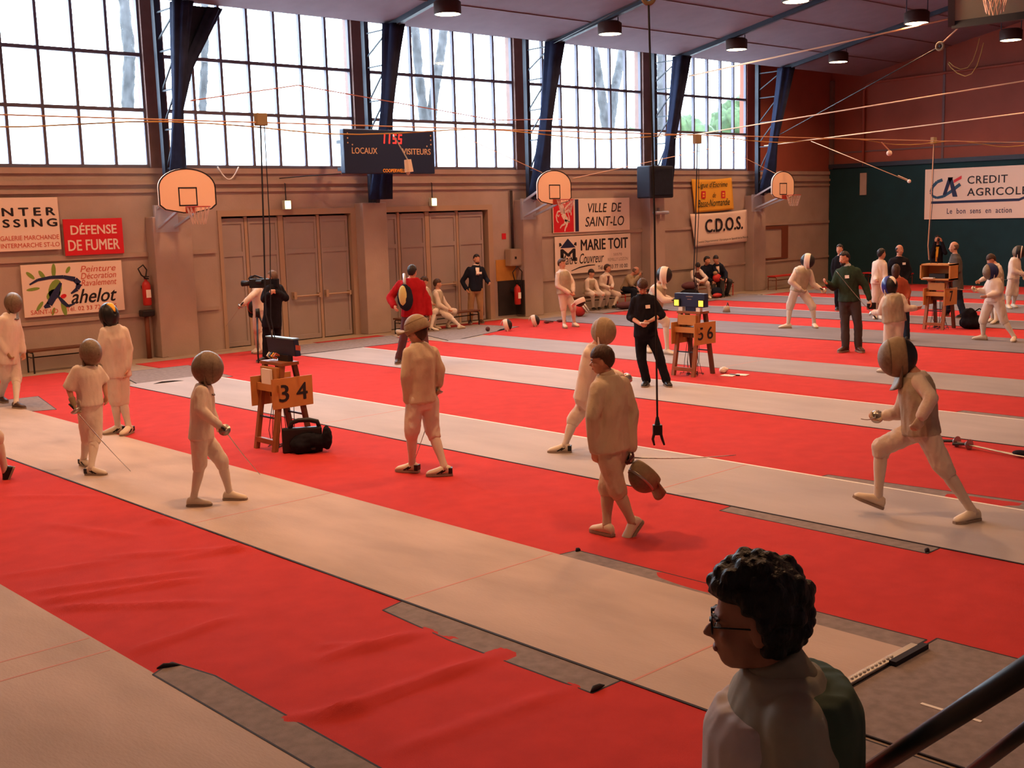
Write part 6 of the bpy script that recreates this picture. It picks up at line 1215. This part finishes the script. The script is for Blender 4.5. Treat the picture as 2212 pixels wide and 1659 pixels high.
P_('blue_mask_fencer', 'masked fencer with a dark blue mask extending the foil, stance wide', mask=dict(cage=M_mesh, shell=M_bibb, bib=M_bib, back=M_bibb), hair=None, gloves='R')
P_('boy_behind', 'bare headed dark haired boy behind the dark blue masked fencer', vest=M_lame, hair=('fringe', M_hair_b), shoe=M_shoe_w, stripe=M_shoe_k)
P_('masked_right', 'white clad fencer with a white striped mask standing furthest along the grey piste', mask=dict(cage=M_mesh_k, shell=M_plast, bib=M_bib, trim=M_bib, back=M_mesh), hair=None, gloves='LR')
fg = P_('foreground', 'curly dark haired spectator with glasses in a pale jacket, seen in profile up close', top=mat('pale_jacket', (.42, .40, .30), .8, var=.12, vscale=5), legs=M_greyt, legkind='trousers', hair=('tousled', M_hair_k), collar=mat('jacket_collar', (.30, .27, .19), .8, var=.1), shoe=M_shoe_k, z=0.0, skin=M_skin_d, puff=.022, fold=.006,
   panels=(('pale_front', mat('pale_front_cloth', (.72, .62, .58), .8), .040, .80, .0, .86), ('green_back', mat('green_back_cloth', (.075, .125, .085), .85), -.042, .86, .0, .97)))
t, J, R0, (Fh, Lh, Uh), hs = fg
g = MB(); H = J['H']
for k in (-1, 1): g.torus(H+Lh*(.033*k)-Uh*.004+Fh*.094, Lh, Uh, .022, .0022, 20, 6, .018).tube([H+Lh*(.055*k)+Uh*.0+Fh*.092, H+Lh*(.078*k)+Uh*.0-Fh*.01], .002, 5)
g.tube([H-Lh*.012+Fh*.098, H+Lh*.012+Fh*.098], .002, 5); g.build('glasses', M_plast, t, True)

# things they hold, wear on a strap or use
U_IMG = V(sin(YAW), -cos(YAW), 0)
def w(key, j): _, J, r, _, _ = cast[key]; return r+J[j]
def grip(key, sd, d=.07):
    _, J, r, _, _ = cast[key]; return r+J['W'+sd]+unit(J['W'+sd]-J['E'+sd])*d
for key, sd, tip, lab in FOILS: foil(lab, grip(key, sd), tip)
def held_mask(label, c, F, s, **m):
    t = thing('fencing_mask', label, 'fencing mask', c, 'loose fencing masks')
    m['bibm'] = m.pop('bib'); m['strapm'] = m.pop('strap', None); fencing_mask(t, V(0, 0, 0), F, s, name='mask_cage', **m); return t
hx = (lambda v: v)
held_mask('tan mesh mask dangling from the hand of the walking boy', w('walking_boy', 'WR')+U_IMG*.125+V(0, 0, -.215), U_IMG*-.60+V(-.25, -.25, -.70), 1.05, cage=M_mesh, shell=M_mesh_tan, bib=M_mesh_tan, trim=M_steel)
held_mask('white sided mask held low by the standing boy in a metallic vest', w('boy_holding_mask', 'WR')+U_IMG*.22+V(-.05, -.05, -.17), V(.1, -.35, -.85), .95, cage=M_mesh_k, shell=M_bib, bib=M_bib, trim=M_bib)
held_mask('dark mask in the hand of the fencer behind the cameraman', w('arms_out', 'WR')+V(.05, -.1, -.10), V(-.3, -.9, -.1), .95, cage=M_mesh_k, shell=M_redp, bib=M_plast)
for (x, y, fx, fy, lab) in ((18.35, 19.85, .75, -.6, 'white and black fencing mask lying nearest the outstretched leg'), (19.45, 20.05, .7, -.65, 'white and black fencing mask lying on red carpet by the fire extinguisher')):
    held_mask(lab, V(x, y, .14), U_IMG+V(-.15, -.1, .25), .95, cage=M_mesh_k, shell=M_bib, bib=M_bib, strap=M_bib)
held_mask('dark mask lying by the bench end among the gear', V(24.85, 21.35, .13), V(.5, -.8, .2), .9, cage=M_mesh_k, shell=M_bib, bib=M_plast)
# small gear scattered on the carpets
def small(name, label, cat, p, parts, group='gear scattered on the carpets'):
    t = thing(name, label, cat, p, group)
    for n_, mb, m in parts: mb.build(n_, m, t, True)
    return t
small('ball', 'small dark red ball on the grey mat near the loose masks', 'ball', (18.05, 20.15, .012), [('ball', MB().ball((0, 0, .05), .055), M_plum)])
for (x, y, lab) in ((20.15, 20.30, 'dark glove lying on red carpet left of the standing boy'), (20.55, 20.25, 'second dark glove lying closer to the standing boy'), (24.1, 19.9, 'black glove on the grey piste behind the blurred mask'), (24.0, 20.6, 'black strap on the grey mat in front of the seated boys')):
    small('glove', lab, 'glove', (x, y, .012), [('palm', MB().ell((0, 0, .03), X, Y, Zv, .10, .06, .03), M_plum if x < 21 else M_black), ('fingers', MB().tube([(.06, .03, .03), (.17, .05, .02)], .014).tube([(.06, 0, .03), (.19, 0, .02)], .014).tube([(.06, -.03, .03), (.17, -.05, .02)], .014), M_plum if x < 21 else M_black)])
small('weapon_bag', 'heap of red and dark kit bags under the bench by the roofer board', 'bag', (24.2, 21.3, .012), [('bag', MB().ell((0, 0, .10), X, Y, Zv, .35, .16, .10), M_plum), ('shoe_heap', MB().ell((.45, -.1, .06), X, Y, Zv, .16, .08, .06).ell((.25, -.2, .05), X, Y, Zv, .12, .06, .05), M_redp)])
small('striped_bag', 'red bag with white straps behind the standing boy with the mask', 'bag', (21.9, 20.85, .012), [('bag', MB().ell((0, 0, .16), X, Y, Zv, .17, .14, .17), M_redp), ('white_strap', MB().bar((-.08, -.12, .34), (.12, -.16, .10), .035).bar((.02, -.11, .36), (.2, -.14, .14), .035), M_whitetape)])
small('kit_bag', 'large dark kit bags piled next to the boy on the far bench', 'bag', (27.4, 21.6, .012), [('bag', MB().ell((0, 0, .17), X, Y, Zv, .42, .2, .17), M_black), ('upper_bag', MB().ell((.1, .05, .42), X, Y, Zv, .34, .18, .12), M_plum), ('buckle', MB().ball((.2, -.15, .46), .03), M_whitetape)])
small('kit_bag', 'navy kit bag on the floor between the boy and the dark clothed man', 'bag', (28.55, 21.45, .012), [('bag', MB().ell((0, 0, .16), X, Y, Zv, .20, .16, .16), M_navyc), ('red_flap', MB().ell((-.12, -.1, .08), X, Y, Zv, .2, .1, .07), M_redp)])
small('red_bundle', 'red bundle held on the lap of the dark clothed man', 'bundle', w('dark_man_profile', 'WR')+V(.12, -.10, .05), [('bundle', MB().ell((0, 0, .05), X, Y, Zv, .16, .12, .13), M_redp), ('tan_top', MB().ell((-.08, 0, .20), X, Y, Zv, .07, .07, .06), M_tan)])
small('coat', 'tan coat lying behind the lit scoring machine', 'coat', (17.9, 14.0, .42), [('folds', MB().ell((0, 0, .12), X, Y, Zv, .22, .16, .12), M_mesh_tan), ('rest', MB().cone((0, 0, -.40), (0, 0, .05), .06, .04), M_wood_d)]) if False else None
# camera, tripod
cm = thing('video_camera', 'black shoulder video camera aimed along the doors', 'camera', w('cameraman', 'N')+V(0, 0, .03)-U_IMG*.20)
dd = unit(-U_IMG+V(.3, .35, 0)*.5); nn = V(-dd.y, dd.x, 0)
MB().obox(dd*.05, dd, nn, Zv, .22, .07, .09).build('camera_body', M_plast, cm, bevel=.02); MB().cone(dd*.26, dd*.44, .045, .06, 14).build('lens_hood', M_plast, cm, True); MB().bar(dd*.0+Zv*.09, dd*.16+Zv*.15, .03).bar(dd*.16+Zv*.15, dd*.26+Zv*.10, .03).build('carry_handle', M_plast, cm); MB().obox(dd*-.24, dd, nn, Zv, .07, .06, .08).build('battery', M_black, cm, bevel=.01); MB().cone(nn*.10+dd*.1+Zv*.03, nn*.10-dd*.02+Zv*.03, .03, .035).build('viewfinder', M_plast, cm)
tp = thing('tripod', 'folded black tripod standing at the feet of the cameraman', 'tripod', (11.86, 20.0, .006)); 
for a_, b_ in (((-.27, -.42), (.10, .15)), ((.30, .55), (.12, .18)), ((.42, -.05), (.14, .14))): MB().tube([(a_[0], a_[1], 0), (b_[0], b_[1], .85)], [.013, .02], 8).build('leg', M_plast, tp, True)
MB().cone((.12, .15, .82), (.12, .15, 1.0), .05, .04).build('head', M_plast, tp, True)
# sling backpack of the man in red
_, J, r, _, _ = cast['red_sweater']; ls = unit(J['SL']-J['SR']); fw = unit(ls.cross(Zv)); c = r+J['P'].lerp(J['N'], .45)+ls*.20-fw*.24
bp = thing('backpack', 'navy and pale yellow sling backpack on the back of the red fleece', 'backpack', c)
mb = MB().ell(V(0, 0, 0), ls, fw, Zv, .15, .10, .25); bo = link('pack_body', remesh(mb, .02, 2, .008, 9), M_navyc, bp)
MB().ell(V(0, 0, .03)+ls*.05-fw*.045, ls, fw, Zv, .085, .065, .19).build('yellow_panel', mat('pale_yellow', (.55, .50, .20), .8), bp, True)
MB().tube([Zv*.22, Zv*.34+ls*-.02+fw*.09, Zv*.42-ls*.04+fw*.19], .028, 8).build('shoulder_strap', M_galv, bp, True)
# notepad, papers, photo camera
np_ = thing('notepad', 'small white notepad in the hands of the black shirted referee', 'notepad', w('black_shirt', 'WR').lerp(w('black_shirt', 'WL'), .42)+V(-.05, -.04, .0))
MB().obox(V(0, 0, 0), U_IMG, V(U_IMG.y, -U_IMG.x, 0), V(0, -.3, .95).normalized(), .065, .05, .008).build('pages', M_paper, np_); MB().tube([(.05, -.05, .02), (.12, -.12, .10)], .006).build('pen', M_steel, np_)
pc = thing('camera', 'small black stills camera held to the eye of the photographer', 'camera', w('photographer', 'H')+unit(V(*PEOPLE['photographer']['F']))*.15)
MB().box(-.05, .05, -.07, .07, -.045, .05).build('camera_body', M_plast, pc, bevel=.008); MB().cone((0, 0, 0), unit(V(*PEOPLE['photographer']['F']))*.12, .035, .04).build('lens', M_plast, pc, True)
mp = thing('score_pad', 'dark score pad carried low by the green sweater referee', 'notepad', grip('green_sweater', 'L', .10)); MB().obox(V(0, 0, -.03), U_IMG, V(0, 0, 1), V(U_IMG.y, -U_IMG.x, 0), .08, .06, .012).build('pad', M_plast, mp); MB().obox(V(0, 0, .03)-U_IMG*.05, U_IMG, Zv, V(U_IMG.y, -U_IMG.x, 0), .03, .015, .015).build('clip', M_whitetape, mp)
